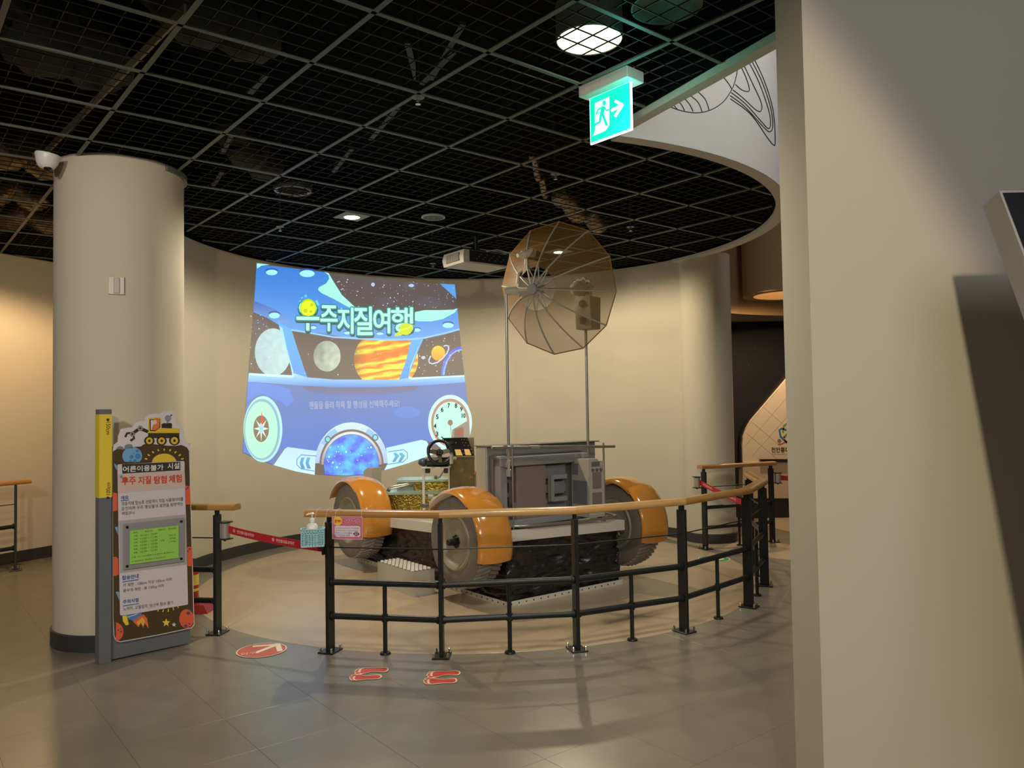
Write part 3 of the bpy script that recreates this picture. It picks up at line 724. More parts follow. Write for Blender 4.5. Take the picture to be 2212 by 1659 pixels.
def foot(heel, toe, side, label, grp):
    d = V(toe)-V(heel); L = d.length; d /= L; n = V((-d.y, d.x))*side
    sole = [(.0, 0), (.03, .14), (.10, .20), (.22, .20), (.38, .14), (.52, .15), (.66, .25), (.78, .29), (.84, .20), (.84, 0), (.82, -.16), (.74, -.24), (.60, -.22), (.42, -.17), (.24, -.18), (.10, -.17), (.03, -.12)]
    def mp(x, y, g=1.0): q = V(heel)+d*(L*x)+n*(L*y*g); return (q.x, q.y)
    toes = [(.90, .24, .078), (.955, .09, .058), (.945, -.03, .05), (.92, -.13, .044), (.875, -.22, .040)]
    cx = .45
    outl = [mp(cx+(x-cx)*1.10, y*1.22+.0) for x, y in sole]
    # outline hull incl. toes
    o = fdecal('footprint_sticker', [outl]+[[mp(x+(r+.028)*cos(a), y+(r+.028)*sin(a)) for a in [k*pi/7 for k in range(14)]] for x, y, r in toes], M_stw, 0)
    tag(o, label, 'sticker', grp)
    fdecal('sole', [[mp(x, y) for x, y in sole]], M_ft, 1, o)
    for x, y, r in toes: fdecal('toe', [[mp(x+r*cos(a), y+r*sin(a)) for a in [k*pi/6 for k in range(12)]]], M_ft, 1, o)
for (h, t, s, lab) in (((822, 1462), (756, 1464), -1, 'lower red footprint sticker of the left pair in front of the railing'), ((837, 1446), (768, 1449), 1, 'upper red footprint sticker of the left pair in front of the railing'),
                       ((985, 1470), (916, 1472), -1, 'lower red footprint sticker of the right pair in front of the railing'), ((992, 1452.5), (923, 1457), 1, 'upper red footprint sticker of the right pair in front of the railing')):
    foot(FLR.uv(*h), FLR.uv(*t), s, lab, 'red footprint stickers')

# ================================================================== things hanging on the railing
tA = (MP[1]-MP[0]).normalized(); nA = V((tA.y, -tA.x, 0))    # outward, towards the viewer
RP = Plane(MP[0]+nA*.058, tA, (0, 0, 1))
u0, v1 = RP.uv(717.3, 1115.4); u1, v0 = RP.uv(783.5, 1165.5)
sg = thing('warning_card', RP.p3((u0+u1)/2, v0), 'small pink laminated warning card hanging from the wooden handrail', 'sign')
class OffP(Plane): pass
card = obj('card', MB().prism([RP.p3(u0, v0), RP.p3(u1, v0), RP.p3(u1, v1), RP.p3(u0, v1)], nA*-.001, nA*.001), mat('card_pink', (206, 110, 148), .35), sg)
PC = Plane(MP[0]+nA*.0592, tA, (0, 0, 1))
cw, ch = u1-u0, v1-v0
def cp(x, y): return (u0+cw*x, v1-ch*y)
def cd(name, col, shapes, layer): return decals(PC, name, [([[cp(*q) for q in r] for r in s] if isinstance(s[0], list) else [cp(*q) for q in s]) for s in shapes], mat('card_%d_%d_%d' % col, col, .5), layer, card, px=False)
cd('card_edge', (232, 196, 206), [[(0, 0), (1, 0), (1, .022), (0, .022)], [(0, .978), (1, .978), (1, 1), (0, 1)], [(0, .02), (.015, .02), (.015, .98), (0, .98)], [(.985, .02), (1, .02), (1, .98), (.985, .98)]], 1)
rr = lambda x0, y0, x1, y1, r=.04: [(x0+r, y0), (x1-r, y0), (x1, y0+r*1.3), (x1, y1-r*1.3), (x1-r, y1), (x0+r, y1), (x0, y1-r*1.3), (x0, y0+r*1.3)]
cd('text_panel', (226, 214, 226), [rr(.09, .41, .93, .89)], 1)
cd('burst', (240, 204, 64), [[(.19+(.155 if i % 2 else .135)*cos(i*pi/16), .20+(.21 if i % 2 else .185)*sin(i*pi/16)) for i in range(32)]], 2)
def ct(body, x, y, wd, h, col, layer=4, bold=0, halo=None):
    if halo: text(PC, 'lettering', body, cp(x, y), cp(x+wd, y), cp(x, y-h), mat('card_halo', halo, .5), layer-1, card, px=False, bold=.0035)
    text(PC, 'lettering', body, cp(x, y), cp(x+wd, y), cp(x, y-h), mat('cardt_%d_%d_%d' % col, col, .5), layer, card, px=False, bold=bold)
ct('깜짝!', .075, .27, .23, .13, (200, 80, 30), bold=.0008)
ct('화상주의', .35, .34, .56, .24, (190, 30, 70), 6, .001, halo=(244, 206, 214))
ct('손소독제로 인한 화상과의 사전 예방위해', .11, .535, .78, .055, (176, 70, 96)); ct('사용 후에까지 반드시 건조한 후사용하세요', .10, .64, .78, .055, (176, 70, 96))
ct('어린이 스스로 사용은', .10, .76, .56, .075, (66, 66, 150)); ct('꼭! 부모님과 함께', .10, .855, .48, .07, (66, 66, 150))
cd('eye_mark', (140, 40, 90), [[(.80+.105*cos(a), .755+.06*sin(a)*(1 if True else 1)) for a in [k*pi/10 for k in range(20)]], [(.80+.065*cos(a), .755+.10*sin(a)) for a in [k*pi/8 for k in range(16)]]], 3)
cd('eye_ring', (226, 214, 226), [[[(.80+.045*cos(a), .755+.06*sin(a)) for a in [k*pi/8 for k in range(16)]], [(.80+.028*cos(a), .755+.037*sin(a)) for a in [k*pi/8 for k in range(16)]]]], 4)
M_cord = mat('cord_white', (225, 215, 200), .6)
for x in (.10, .95):
    q = RP.p3(u0+cw*x, v1-.004); c = MP[0]+tA*(u0+cw*x)
    pts = [(q.x+nA.x*.002, q.y+nA.y*.002, v1-.004)]
    for k in range(15):
        a = -.3+k/14*(pi*1.15); pts.append((c.x+nA.x*.052*cos(a), c.y+nA.y*.052*cos(a), ZR-.021+.026*sin(a)))
    obj('cord', MB().tube(pts, .0013, 6), M_cord, sg, smooth=True)
# basket
M_bk = mat('basket_blue', (158, 206, 216), .45, trans=.0); bkx = V((.94, .34, 0)).normalized()
bk0 = A0+V((-.062, -.165, 0)); RB3 = Matrix.Rotation(atan2(.20, 1), 4, 'Z'); BM = Matrix.Translation(V((bk0.x, bk0.y, .735))) @ RB3
bk = thing('basket', (0, 0, 0), 'small pale blue plastic basket tied to the end of the wooden handrail', 'basket', M=BM)
wall = MB(); hw, hd_, hh = .066, .045, .052
def bwall(mb, ax, sgn, mat3=None):
    # lattice wall with real square holes: bars
    L, cnt = (hw, 8) if ax == 0 else (hd_, 6)
    off = hd_ if ax == 0 else hw; th = .0025
    def bx(u, z, du, dz):
        c = (u, sgn*off, z) if ax == 0 else (sgn*off, u, z); d = (du, th, dz) if ax == 0 else (th, du, dz); mb.box(c, d)
    for z, dz in ((-hh+.004, .008), (hh-.008, .014)): bx(0, z, 2*L, dz)
    rows = 9
    for r in range(rows):
        z = -hh+.010+(2*hh-.026)*r/(rows-1); bx(0, z, 2*L, .0048)
    for c_ in range(cnt+1):
        bx(-L+2*L*c_/cnt, 0, .0052 if c_ in (0, cnt) else .0046, 2*hh)
    # solid centre panel as on the real one
    bx(0, -.008, L*1.15, 2*hh*.60)
for ax in (0, 1):
    for sgn in (-1, 1): bwall(wall, ax, sgn)
obj('lattice_body', wall, M_bk, bk, BM)
obj('base', MB().box((0, 0, -hh), (2*hw, 2*hd_, .003)), M_bk, bk, BM)
obj('rim', MB().box((0, -hd_-.002, hh), (2*hw+.012, .008, .004)).box((0, hd_+.002, hh), (2*hw+.012, .008, .004)).box((-hw-.002, 0, hh), (.008, 2*hd_+.012, .004)).box((hw+.002, 0, hh), (.008, 2*hd_+.012, .004)), M_bk, bk, BM)
for x in (-.02, .055):
    p0 = BM @ V((x, hd_, hh)); c = A0+tA*((p0-A0).dot(tA)); 
    pts = [p0]+[V((c.x+nA.x*.054*cos(a), c.y+nA.y*.054*cos(a), ZR-.021+.030*sin(a))) for a in [k*pi/10 for k in range(-1, 12)]]
    obj('tie_cord', MB().tube([tuple(p) for p in pts], .0012, 6), M_cord, bk, smooth=True)
SMt = BM @ Matrix.Translation((-.004, 0, -hh+.003))
bt = thing('sanitizer_bottle', (0, 0, 0), 'white pump bottle of hand sanitizer standing in the blue basket', 'bottle', M=SMt)
obj('bottle_body', MB().lathe([(0, 0), (.034, 0), (.037, .006), (.037, .105), (.034, .118), (.024, .130), (.014, .136), (.013, .142), (0, .142)], 28), mat('bottle_white', (226, 226, 222), .3), bt, SMt, smooth=True)
pm_ = obj('pump', MB().lathe([(.016, .140), (.016, .158), (.010, .163), (.006, .165), (.004, .166), (.004, .190), (0, .190)], 20), mat('bottle_white', (226, 226, 222)), bt, SMt, smooth=True)
obj('nozzle', MB().tube([(.012, 0, .190), (0, 0, .192), (-.02, 0, .190), (-.034, 0, .184)], [.005, .0065, .005, .0035], 8), mat('bottle_white', (226, 226, 222)), pm_, SMt, smooth=True)
obj('wrap_label', MB().lathe([(.0374, .03), (.0374, .10)], 28), mat('label_blue', (96, 160, 206), .5), bt, SMt, smooth=True)

# ================================================================== fire extinguisher on its red stand
ex = V((-2.47, 6.06, 0))
st = thing('extinguisher_stand', ex, 'red plastic floor stand behind the notice board', 'stand')
obj('stand_base', MB().add([ex+V(p) for p in ((-.17, -.15, .002), (.17, -.15, .002), (.17, .15, .002), (-.17, .15, .002), (-.12, -.10, .055), (.12, -.10, .055), (.12, .10, .055), (-.12, .10, .055))], [(0, 1, 2, 3), (4, 5, 6, 7), (0, 1, 5, 4), (1, 2, 6, 5), (2, 3, 7, 6), (3, 0, 4, 7)]), mat('stand_red', (150, 18, 20), .45), st)
fe = thing('fire_extinguisher', ex+V((-.02, 0, .056)), 'red fire extinguisher with yellow label partly hidden behind the notice board', 'fire extinguisher')
obj('cylinder_body', MB().lathe([(0, .056), (.058, .056), (.062, .064), (.062, .27), (.054, .30), (.034, .32), (.022, .325), (.02, .34), (0, .34)], 28, c=ex+V((-.02, 0, 0))), mat('extinguisher_red', (176, 28, 22), .3, coat=.2), fe, smooth=True)
obj('label_wrap', MB().lathe([(.0624, .19), (.0624, .27)], 28, c=ex+V((-.02, 0, 0))), mat('label_yellow', (226, 206, 90), .5), fe, smooth=True)
obj('label_wrap', MB().lathe([(.0624, .145), (.0624, .165)], 28, c=ex+V((-.02, 0, 0))), mat('label_yellow', (226, 206, 90), .5), fe, smooth=True)
obj('valve', MB().cyl(ex+V((-.02, 0, .34)), ex+V((-.02, 0, .37)), .014).box(ex+V((-.03, 0, .382)), (.08, .018, .012)).box(ex+V((-.03, 0, .36)), (.07, .016, .008)), mat('valve_dark', (40, 40, 40), .4), fe)
obj('hose', MB().tube([ex+V(p) for p in ((-.04, 0, .36), (-.08, -.01, .34), (-.095, -.02, .26), (-.09, -.02, .14))], .009, 8), mat('hose_black', (24, 24, 24), .5), fe, smooth=True)
# ================================================================== the lunar vehicle
M_white = mat('vehicle_white', (206, 202, 190), .45, var=.03); M_grey = mat('vehicle_grey', (136, 136, 137), .5, var=.04); M_greyd = mat('vehicle_grey_dark', (104, 101, 100), .55, var=.04)
M_lite = mat('vehicle_light_grey', (172, 170, 158), .5, var=.03); M_panel = mat('vehicle_slate', (112, 116, 122), .45, var=.05)
M_tube = mat('tube_aluminium', (176, 174, 166), .3, metal=.8, var=.04); M_tire = mat('tyre_grey', (122, 117, 111), .75, var=.08, vs=14, bump=.06, bs=90); M_rim = mat('wheel_rim_grey', (152, 150, 132), .4, metal=.25, var=.06, vs=5)
M_or = mat('fender_orange', (206, 138, 54), .16, coat=1.0, var=.03); M_blk = mat('black_plastic', (20, 20, 21), .4)
M_cloth = mat('skirt_black_cloth', (20, 20, 22), .33, bump=.5, bs=40, spec=.9)
K0 = V((-.06, 5.98, 0)); TH = radians(37.3)
RM = Matrix.Translation(K0) @ Matrix.Rotation(TH, 4, 'Z'); RMi = RM.inverted()
def rl(px, py, **k):
    o = RMi @ EYE; d = (RMi.to_3x3() @ ray(px, py)); (a, v), = k.items(); i = {'t': 0, 's': 1, 'z': 2}[a]
    return o+d*((v-o[i])/d[i])
def wy(px, py, Y): d = ray(px, py); return EYE+d*(Y/d.y)
rv = thing('lunar_rover', K0, 'grey lunar rover replica with orange fenders, black skirt and tall dish antenna', 'vehicle', M=RM)
def R_(name, mb, m, parent=None, smooth=False, label=None): return obj(name, mb, m, parent or rv, RM, smooth, label)
zt = lambda s, t: .575-.045*s-.03*t
LS, LT = 2.46, 1.2
# deck: shallow white tray
o_ = .03
def dk(t, s, dz): return (t, s, zt(s, t)+dz)
cs = [(-o_, -o_), (LT+o_, -o_), (LT+o_, LS+o_), (-o_, LS+o_)]; ci = [(.0, .0), (LT, .0), (LT, LS), (.0, LS)]
vs = [dk(*c, 0) for c in cs]+[dk(*c, -.085) for c in cs]+[dk(*c, 0) for c in ci]+[dk(*c, -.02) for c in ci]
R_('deck', MB().add(vs, [(4, 5, 6, 7)]+[(i, (i+1) % 4, 4+(i+1) % 4, 4+i) for i in range(4)]+[(i, (i+1) % 4, 8+(i+1) % 4, 8+i) for i in range(4)]+[(8+i, 8+(i+1) % 4, 12+(i+1) % 4, 12+i) for i in range(4)]+[(12, 13, 14, 15)]), M_white)
# skirt of black cloth
vs = []; fs = []; per = []; 
for a, b, n in (((0, 0), (LT, 0), 96), ((LT, 0), (LT, LS), 90), ((LT, LS), (0, LS), 40), ((0, LS), (0, 0), 170)):
    for i in range(n): per.append((a[0]+(b[0]-a[0])*i/n, a[1]+(b[1]-a[1])*i/n, (b[1]-a[1], -(b[0]-a[0]))))
NP = len(per); NZ = 40
for j in range(NZ+1):
    f = j/NZ
    for t, s, nn in per:
        ln = hypot(*nn); z = .012+(zt(s, t)-.07-.012)*f
        q = noise.noise(V((t*6, s*6, z*11)))*.026-abs(noise.noise(V((t*6+z*3, s*6, z*24+5))))*.044+abs(noise.noise(V((t*13-z*9, s*13, z*46+5))))*.016
        k = sin(pi*min(f, 1)) * .5+.5 if f < .98 else .1
        # lower left corner bulges out over the strip
        off = q*k-.012
        vs.append((t+nn[0]/ln*off, s+nn[1]/ln*off, z))
for j in range(NZ):
    for i in range(NP): fs.append((j*NP+i, j*NP+(i+1) % NP, (j+1)*NP+(i+1) % NP, (j+1)*NP+i))
R_('skirt', MB().add(vs, fs), M_cloth, smooth=2)
# perforated angle strips on the floor
M_hole = mat('hole_dark', (44, 38, 32), .8)
for nm, a, b in (('rear', (-.02, -.02), (LT+.0, -.02)), ('left', (-.02, -.02), (-.02, LS+.02)), ('right', (LT+.02, 0), (LT+.02, LS)), ('front', (0, LS+.02), (LT, LS+.02))):
    A_, B_ = V((*a, 0)), V((*b, 0)); d = (B_-A_); L = d.length; d.normalize(); m = (A_+B_)/2; hz = abs(d.x) > .5
    st_ = R_('floor_strip', MB().box((m.x, m.y, .022), (L, .004, .040) if hz else (.004, L, .040)), M_white)
    hb = MB(); n = int(L/.072)
    for i in range(n):
        p = A_+d*(.04+i*.072); out = V((0, -.003, 0)) if nm == 'rear' else V((-.003, 0, 0)) if nm == 'left' else V((.003, 0, 0)) if nm == 'right' else V((0, .003, 0))
        hb.cyl((p.x, p.y, .022), (p.x+out.x, p.y+out.y, .022), .0065, n=10)
    stuff(R_('fixing_holes', hb, M_hole, st_))
# wheels
def make_wheel(M):
    w2 = .125; r = .362
    prof = [(.0, -w2+.052), (.05, -w2+.052), (.052, -w2+.030), (.075, -w2+.030), (.095, -w2+.044), (.168, -w2+.040), (.182, -w2+.024), (.196, -w2+.002), (.212, -w2-.004), (.222, -w2+.002), (.226, -w2+.006)]
    tp = [(.226, -w2+.006), (.25, -w2), (.318, -w2+.001), (.338, -w2+.012), (.350, -w2+.032), (.358, -w2+.062), (r, -w2+.10), (r, w2-.10), (.358, w2-.062), (.350, w2-.032), (.338, w2-.012), (.318, w2-.001), (.25, w2), (.226, w2-.006)]
    wh = obj('wheel', MB().lathe(tp, 64, 'X'), M_tire, rv, M, smooth=True)
    obj('rim', MB().lathe(prof, 56, 'X'), M_rim, wh, M, smooth=True)
    obj('rim', MB().lathe([(a, -b) for a, b in prof], 56, 'X'), M_rim, wh, M, smooth=True)
    obj('hub_cap', MB().lathe([(0, -w2-.045), (.022, -w2-.045), (.026, -w2-.038), (.026, -w2+.04)], 20, 'X'), M_blk, wh, M, smooth=True, label='black axle stub')
    bb = MB()
    for k in range(8):
        a = k*pi/4; bb.cyl((-w2+.032, .045*cos(a), .045*sin(a)), (-w2+.020, .045*cos(a), .045*sin(a)), .005, n=6)
    stuff(obj('hub_bolts', bb, M_blk, wh, M))
    # tread blocks
    lm = MB().add([(-.105, -.012, -.016), (.0, .030, -.006), (.0, .054, -.006), (-.105, .012, -.016), (-.100, -.010, -.003), (.0, .032, .005), (.0, .050, .005), (-.100, .008, -.003)], [(0, 3, 2, 1), (4, 5, 6, 7), (0, 1, 5, 4), (1, 2, 6, 5), (2, 3, 7, 6), (3, 0, 4, 7)]).mesh('tread_block')
    l2 = MB().add([(.105, -.012+.03, -.016), (.008, .030+.03, -.006), (.008, .054+.03, -.006), (.105, .012+.03, -.016), (.100, -.010+.03, -.003), (.008, .032+.03, .005), (.008, .050+.03, .005), (.100, .008+.03, -.003)], [(0, 1, 2, 3), (4, 7, 6, 5), (0, 4, 5, 1), (1, 5, 6, 2), (2, 6, 7, 3), (3, 7, 4, 0)]).mesh('tread_block')
    for q in (lm, l2): q.materials.append(mat('tread_grey', (146, 140, 136), .7, var=.1))
    N_ = 28
    for k in range(N_):
        a = -pi*1.02+k*(pi*1.04)/(N_-1)      # only the part not under the fender
        T_ = M @ Matrix.Rotation(a, 4, 'X') @ Matrix.Translation((0, 0, r-.001)) if False else M @ Matrix.Rotation(a-pi/2, 4, 'X') @ Matrix.Translation((0, 0, r))
        link('tread_block', lm, None, wh, T_); link('tread_block', l2, None, wh, T_)
    # fender in two lapped shells; angle measured from forward (+y) over the top to the rear
    def shell(a0, a1, r0, lab):
        pr = []; th = .005
        xs = [(-.158, -.024), (-.150, -.012), (-.12, .004), (-.06, .016), (0, .020), (.06, .016), (.12, .004), (.150, -.012), (.158, -.024)]
        outer = [(r0+dz, x) for x, dz in xs]; inner = [(r0+dz-th, x) for x, dz in xs[::-1]]
        return obj(lab, MB().lathe(outer+inner, 40, 'X', a0=radians(a0), a1=radians(a1), closeprof=True), M_or, wh, M, smooth=True)
    f1 = shell(28, 130, .400, 'front_fender'); f2 = shell(124, 196, .413, 'rear_fender')
    for (a0, a1, r0, f) in ((28, 132, .402, f1), (126, 196, .410, f2)):
        for sx in (-1, 1):
            pts = [(sx*.158, (r0-.026)*cos(radians(a0+(a1-a0)*i/30)), (r0-.026)*sin(radians(a0+(a1-a0)*i/30))) for i in range(31)]
            pass
        e = a1 if f is f2 else a0
        pts = [(x, (r0+dz-.002)*cos(radians(e)), (r0+dz-.002)*sin(radians(e))) for x, dz in ((-.158, -.024), (-.150, -.012), (-.12, .004), (-.06, .016), (0, .020), (.06, .016), (.12, .004), (.150, -.012), (.158, -.024))]
    return wh
def wm(t, s, z, rot=0): return RM @ Matrix.Translation((t, s, z)) @ Matrix.Rotation(rot, 4, 'Z')
n0 = set(bpy.data.objects)
W1 = make_wheel(wm(-.145, .33, .478))
allw = [o for o in bpy.data.objects if o not in n0]; kids(*allw)
copytree(W1, wm(-.145, 2.19, .455), rv); copytree(W1, wm(1.435, .20, .465), rv); copytree(W1, wm(1.405, 2.19, .455), rv)
for t, s, z in ((-.05, .33, .478), (-.05, 2.19, .455), (1.25, .20, .465)):
    R_('axle', MB().cyl((t-.02 if t < .5 else t+.08, s, z), (t+.12 if t < .5 else t-.1, s, z), .02, n=12), M_blk)
# tube rim at the rear of the deck
R_('deck_rail', MB().tube([(.0, .42, .60), (.015, .12, .60), (.05, .02, .60), (.13, -.035, .598), (.25, -.045, .594), (1.05, -.045, .572), (1.12, -.03, .572), (1.15, .04, .585), (1.15, .16, .59)], .011, 10), M_tube, smooth=True)
# rear cross bar with two uprights
cb = R_('cross_bar', MB().tube([(-.125, 0, 1.207), (1.16, 0, 1.163)], .0115, 12), M_tube, smooth=True)
R_('bar_joint', MB().tube([(.25, 0, 1.194), (.33, 0, 1.191)], .0145, 12), M_chrome, cb, smooth=True)
R_('upright', MB().tube([(.068, .0, .575), (.068, .0, 1.225)], .0068, 10), M_tube, smooth=True)
R_('upright', MB().tube([(1.03, .0, .55), (1.03, .0, 1.20)], .0085, 10), M_tube, smooth=True)
# large rear cabinet
cabn = R_('rear_cabinet', MB().bbox((.585, .32, .87), (1.17, .14, .66), .004), M_grey, label='tall flat grey cabinet across the rear')
R_('cabinet_edge', MB().box((.002, .2495, .87), (.006, .004, .66)), M_white, cabn)
R_('cabinet_lit_side', MB().box((-.003, .32, .87), (.004, .132, .65)), M_lite, cabn, label='side panel painted pale as the lit side')  # lighter colour paints the light on this side of the cabinet
R_('cabinet_top', MB().box((.585, .30, 1.204), (1.19, .19, .008)), M_greyd, cabn)
# framed equipment rack in front of it
rk = R_('equipment_rack', MB().box((.49, .215, .85), (.94, .05, .56)), M_greyd)
R_('rack_rail', MB().bbox((.065, .155, .83), (.07, .09, .60), .006), M_grey, rk)
R_('rack_rail', MB().bbox((.49, .150, 1.082), (.92, .10, .075), .006), M_grey, rk)
R_('rack_rail', MB().bbox((.49, .150, .60), (.92, .10, .05), .006), M_grey, rk)
R_('rack_rail', MB().bbox((.12, .17, .83), (.03, .06, .55), .004), M_greyd, rk)
for z in (.99, .88, .77): R_('slot', MB().box((.121, .138, z), (.022, .006, .075)), mat('slot_dark', (36, 34, 36), .7), rk)
R_('door_panel', MB().bbox((.345, .145, .82), (.30, .055, .44), .006), mat('panel_brown_grey', (124, 112, 106), .5, var=.03), rk, label='brown grey door panel')
R_('door_panel', MB().bbox((.345, .15, .68), (.34, .05, .16), .006), mat('panel_brown_grey2', (110, 102, 98), .5), rk)
for z, h in ((.975, .11), (.84, .07), (.685, .06)): R_('slate_block', MB().bbox((.62, .165, z), (.22, .05, h), .005), M_panel, rk)
R_('hinge_rod', MB().tube([(.525, .12, .74), (.525, .12, .95)], .007, 8), M_tube, rk, smooth=True)
br = MB().box((.555, .115, .845), (.03, .02, .21)).box((.63, .115, .935), (.16, .02, .035)).box((.63, .115, .755), (.16, .02, .035))
R_('c_bracket', br, M_grey, rk)
R_('slate_block', MB().bbox((.64, .14, .845), (.12, .03, .10), .004), M_panel, rk)
# instrument unit at the right
iu = R_('instrument_unit', MB().prism([(.80, 0, .60), (.97, 0, .60), (.97, 0, .99), (.90, 0, 1.075), (.80, 0, 1.075)], (0, -.06, 0), (0, .15, 0)), M_lite, label='pale instrument unit with sloped top')
R_('unit_face', MB().box((.885, -.062, .835), (.16, .004, .44)), M_lite, iu)
R_('unit_window', MB().box((.885, -.066, .90), (.095, .006, .13)), mat('panel_brown_grey', (124, 112, 106)), iu)
R_('unit_window', MB().box((.885, -.066, .75), (.105, .006, .10)), mat('panel_brown_grey', (124, 112, 106)), iu)
R_('side_window', MB().box((.797, .10, .99), (.006, .075, .09)), M_panel, iu); R_('side_window', MB().box((.797, .045, .80), (.006, .17, .19)), M_panel, iu)
for k in range(3): R_('dial', MB().cyl((.84+k*.045, -.062, .985), (.84+k*.045, -.075, .985), .013, n=14), M_greyd, iu)
R_('top_recess', MB().box((.875, -.063, 1.032), (.09, .006, .04)), M_greyd, iu)
# mast of the dish and mast of the camera
mt = R_('dish_mast', MB().tube([(.070, .05, .985), (.070, .05, 2.43)], .0115, 12), M_tube, smooth=True)
R_('mast_coupling', MB().lathe([(.016, 1.205), (.016, 1.14), (.013, 1.135), (.013, 1.10), (.018, 1.098), (.018, 1.06), (.013, 1.056), (.013, 1.03), (.019, 1.028), (.019, .975), (.0, .975)], 18, c=(.070, .05, 0)), M_chrome, mt, smooth=True)
R_('bracket', MB().box((.070, .09, 1.06), (.03, .08, .03)), M_grey, mt)
m2 = R_('camera_mast', MB().tube([(.90, .05, 1.05), (.90, .05, 2.16)], .012, 12), M_tube, smooth=True)
R_('bracket', MB().box((.865, .05, 1.10), (.05, .035, .035)), M_grey, m2)
cm_ = R_('camera_box', MB().prism([(-.085, 0, 0), (.085, 0, 0), (.072, 0, .27), (-.072, 0, .27)], (.90, -.04, 2.135), (.90, .15, 2.135)), M_lite, m2, label='pale camera housing with two lenses')
# world-aligned helpers for parts placed by their sight line at a known depth
def W(name, mb, m, parent=None, smooth=False, label=None): return obj(name, mb, m, parent or rv, Matrix(), smooth, label)
# camera housing is replaced by a box turned towards the viewer's left
bpy.data.objects.remove(cm_)
cY = 6.55; q0 = wy(1268, 652, cY); cang = radians(52)
hM = Matrix.Translation((q0.x+.005, q0.y, 2.285)) @ Matrix.Rotation(cang, 4, 'Z')
cm_ = obj('camera_box', MB().prism([(-.07, 0, -.135), (.07, 0, -.135), (.085, 0, .135), (-.085, 0, .135)], (0, -.075, 0), (0, .075, 0)), M_lite, m2, hM, label='pale camera housing with two round lenses')
for z in (.075, -.065): obj('lens', MB().lathe([(0, -.104), (.02, -.103), (.031, -.094), (.033, -.074)], 20, 'Y', c=(0, 0, 0)) if False else MB().lathe([(0, .027), (.018, .025), (.030, .014), (.032, 0)], 20, 'X'), M_greyd, cm_, hM @ Matrix.Translation((-.078, 0, z)) @ Matrix.Rotation(pi, 4, 'Z'), smooth=True)
# ---- dish antenna
Y0 = 5.98; hub = wy(1151, 624, Y0)
ax = V((sin(radians(34)), cos(radians(34)), .125)).normalized()
e1 = ax.cross(V((0, 0, 1))).normalized(); e2 = e1.cross(ax).normalized(); DM = Matrix.Translation(hub) @ Matrix((( e1.x, e2.x, ax.x, 0), (e1.y, e2.y, ax.y, 0), (e1.z, e2.z, ax.z, 0), (0, 0, 0, 1)))
RD, HD, PW = .53, .36, 1.75
M_mesh = mat('dish_gauze', (150, 112, 60), .5, metal=.0, alpha=.56, var=.05, vs=3)
DZ = lambda r: HD*(r/RD)**PW
ph = [radians(-8+30*k) for k in range(12)]
def dp(r, a): return V((r*cos(a), r*sin(a), DZ(r)))
dish = obj('dish_antenna', MB().lathe([(0, -.018), (.040, -.018), (.044, -.012), (.044, .012), (0, .016)], 28), M_grey, rv, DM, smooth=True, label='umbrella shaped dish antenna of bronze gauze')
rib_r = [.03+.50*i/14 for i in range(15)]
for k in range(12):
    a = ph[k]; b = ph[(k+1) % 12]+(2*pi if k == 11 else 0)
    obj('rib', MB().tube([dp(r, a) for r in rib_r], .0065, 6), M_lite, dish, DM, smooth=True)
    # gauze between two ribs, with chord-straight cloth that sags a little between ribs
    vs = []; fs = []; NR, NA = 10, 6
    for i in range(NR+1):
        r = .17+(RD-.17)*i/NR; A_, B_ = dp(r, a), dp(r, b)
        for j in range(NA+1):
            t = j/NA; p = A_.lerp(B_, t); vs.append(p)
    for i in range(NR):
        for j in range(NA): q = i*(NA+1)+j; fs.append((q, q+1, q+NA+2, q+NA+1))
    obj('gauze_panel', MB().add(vs, fs), M_mesh, dish, DM, smooth=2)
    obj('rim_cord', MB().tube([dp(RD, a), dp(RD, b)], .0045, 6), mat('cord_bronze', (150, 104, 44), .4), dish, DM, smooth=True)
    # struts from the rear hub to the ribs
    s0 = V((.035*cos(a), .035*sin(a), .085)); s1 = dp(.20, a)
    obj('strut', MB().tube([s0, s1], .0055, 6), M_lite, dish, DM, smooth=True)
obj('inner_hub', MB().lathe([(0, .078), (.040, .078), (.042, .084), (.042, .10), (0, .102)], 20), M_lite, dish, DM, smooth=True)
obj('hub_axle', MB().cyl((0, 0, 0), (0, 0, .09), .016), M_tube, dish, DM, smooth=True)
obj('feed_rod', MB().tube([(0, 0, .09), (0, 0, .66)], .010, 8), M_lite, dish, DM, smooth=True)
fd = obj('feed_head', MB().lathe([(0, .62), (.02, .63), (.055, .67), (.064, .70), (.064, .76), (.045, .785), (.045, .795)], 24), M_lite, dish, DM, smooth=True)
vs = []; n = 72
for z in (.79, .82):
    for i in range(n):
        a = 2*pi*i/n; r = .088+.009*cos(9*a); vs.append((r*cos(a), r*sin(a), z))
obj('fluted_cap', MB().add(vs, [tuple(range(n))[::-1], tuple(range(n, 2*n))]+[(i, (i+1) % n, n+(i+1) % n, n+i) for i in range(n)]), M_white, dish, DM, smooth=True)
fb = MB()
for k in range(9): fb.cyl((.066*cos(k*.698), .066*sin(k*.698), .788), (.066*cos(k*.698), .066*sin(k*.698), .78), .010, n=8)
stuff(obj('cap_studs', fb, M_greyd, dish, DM))
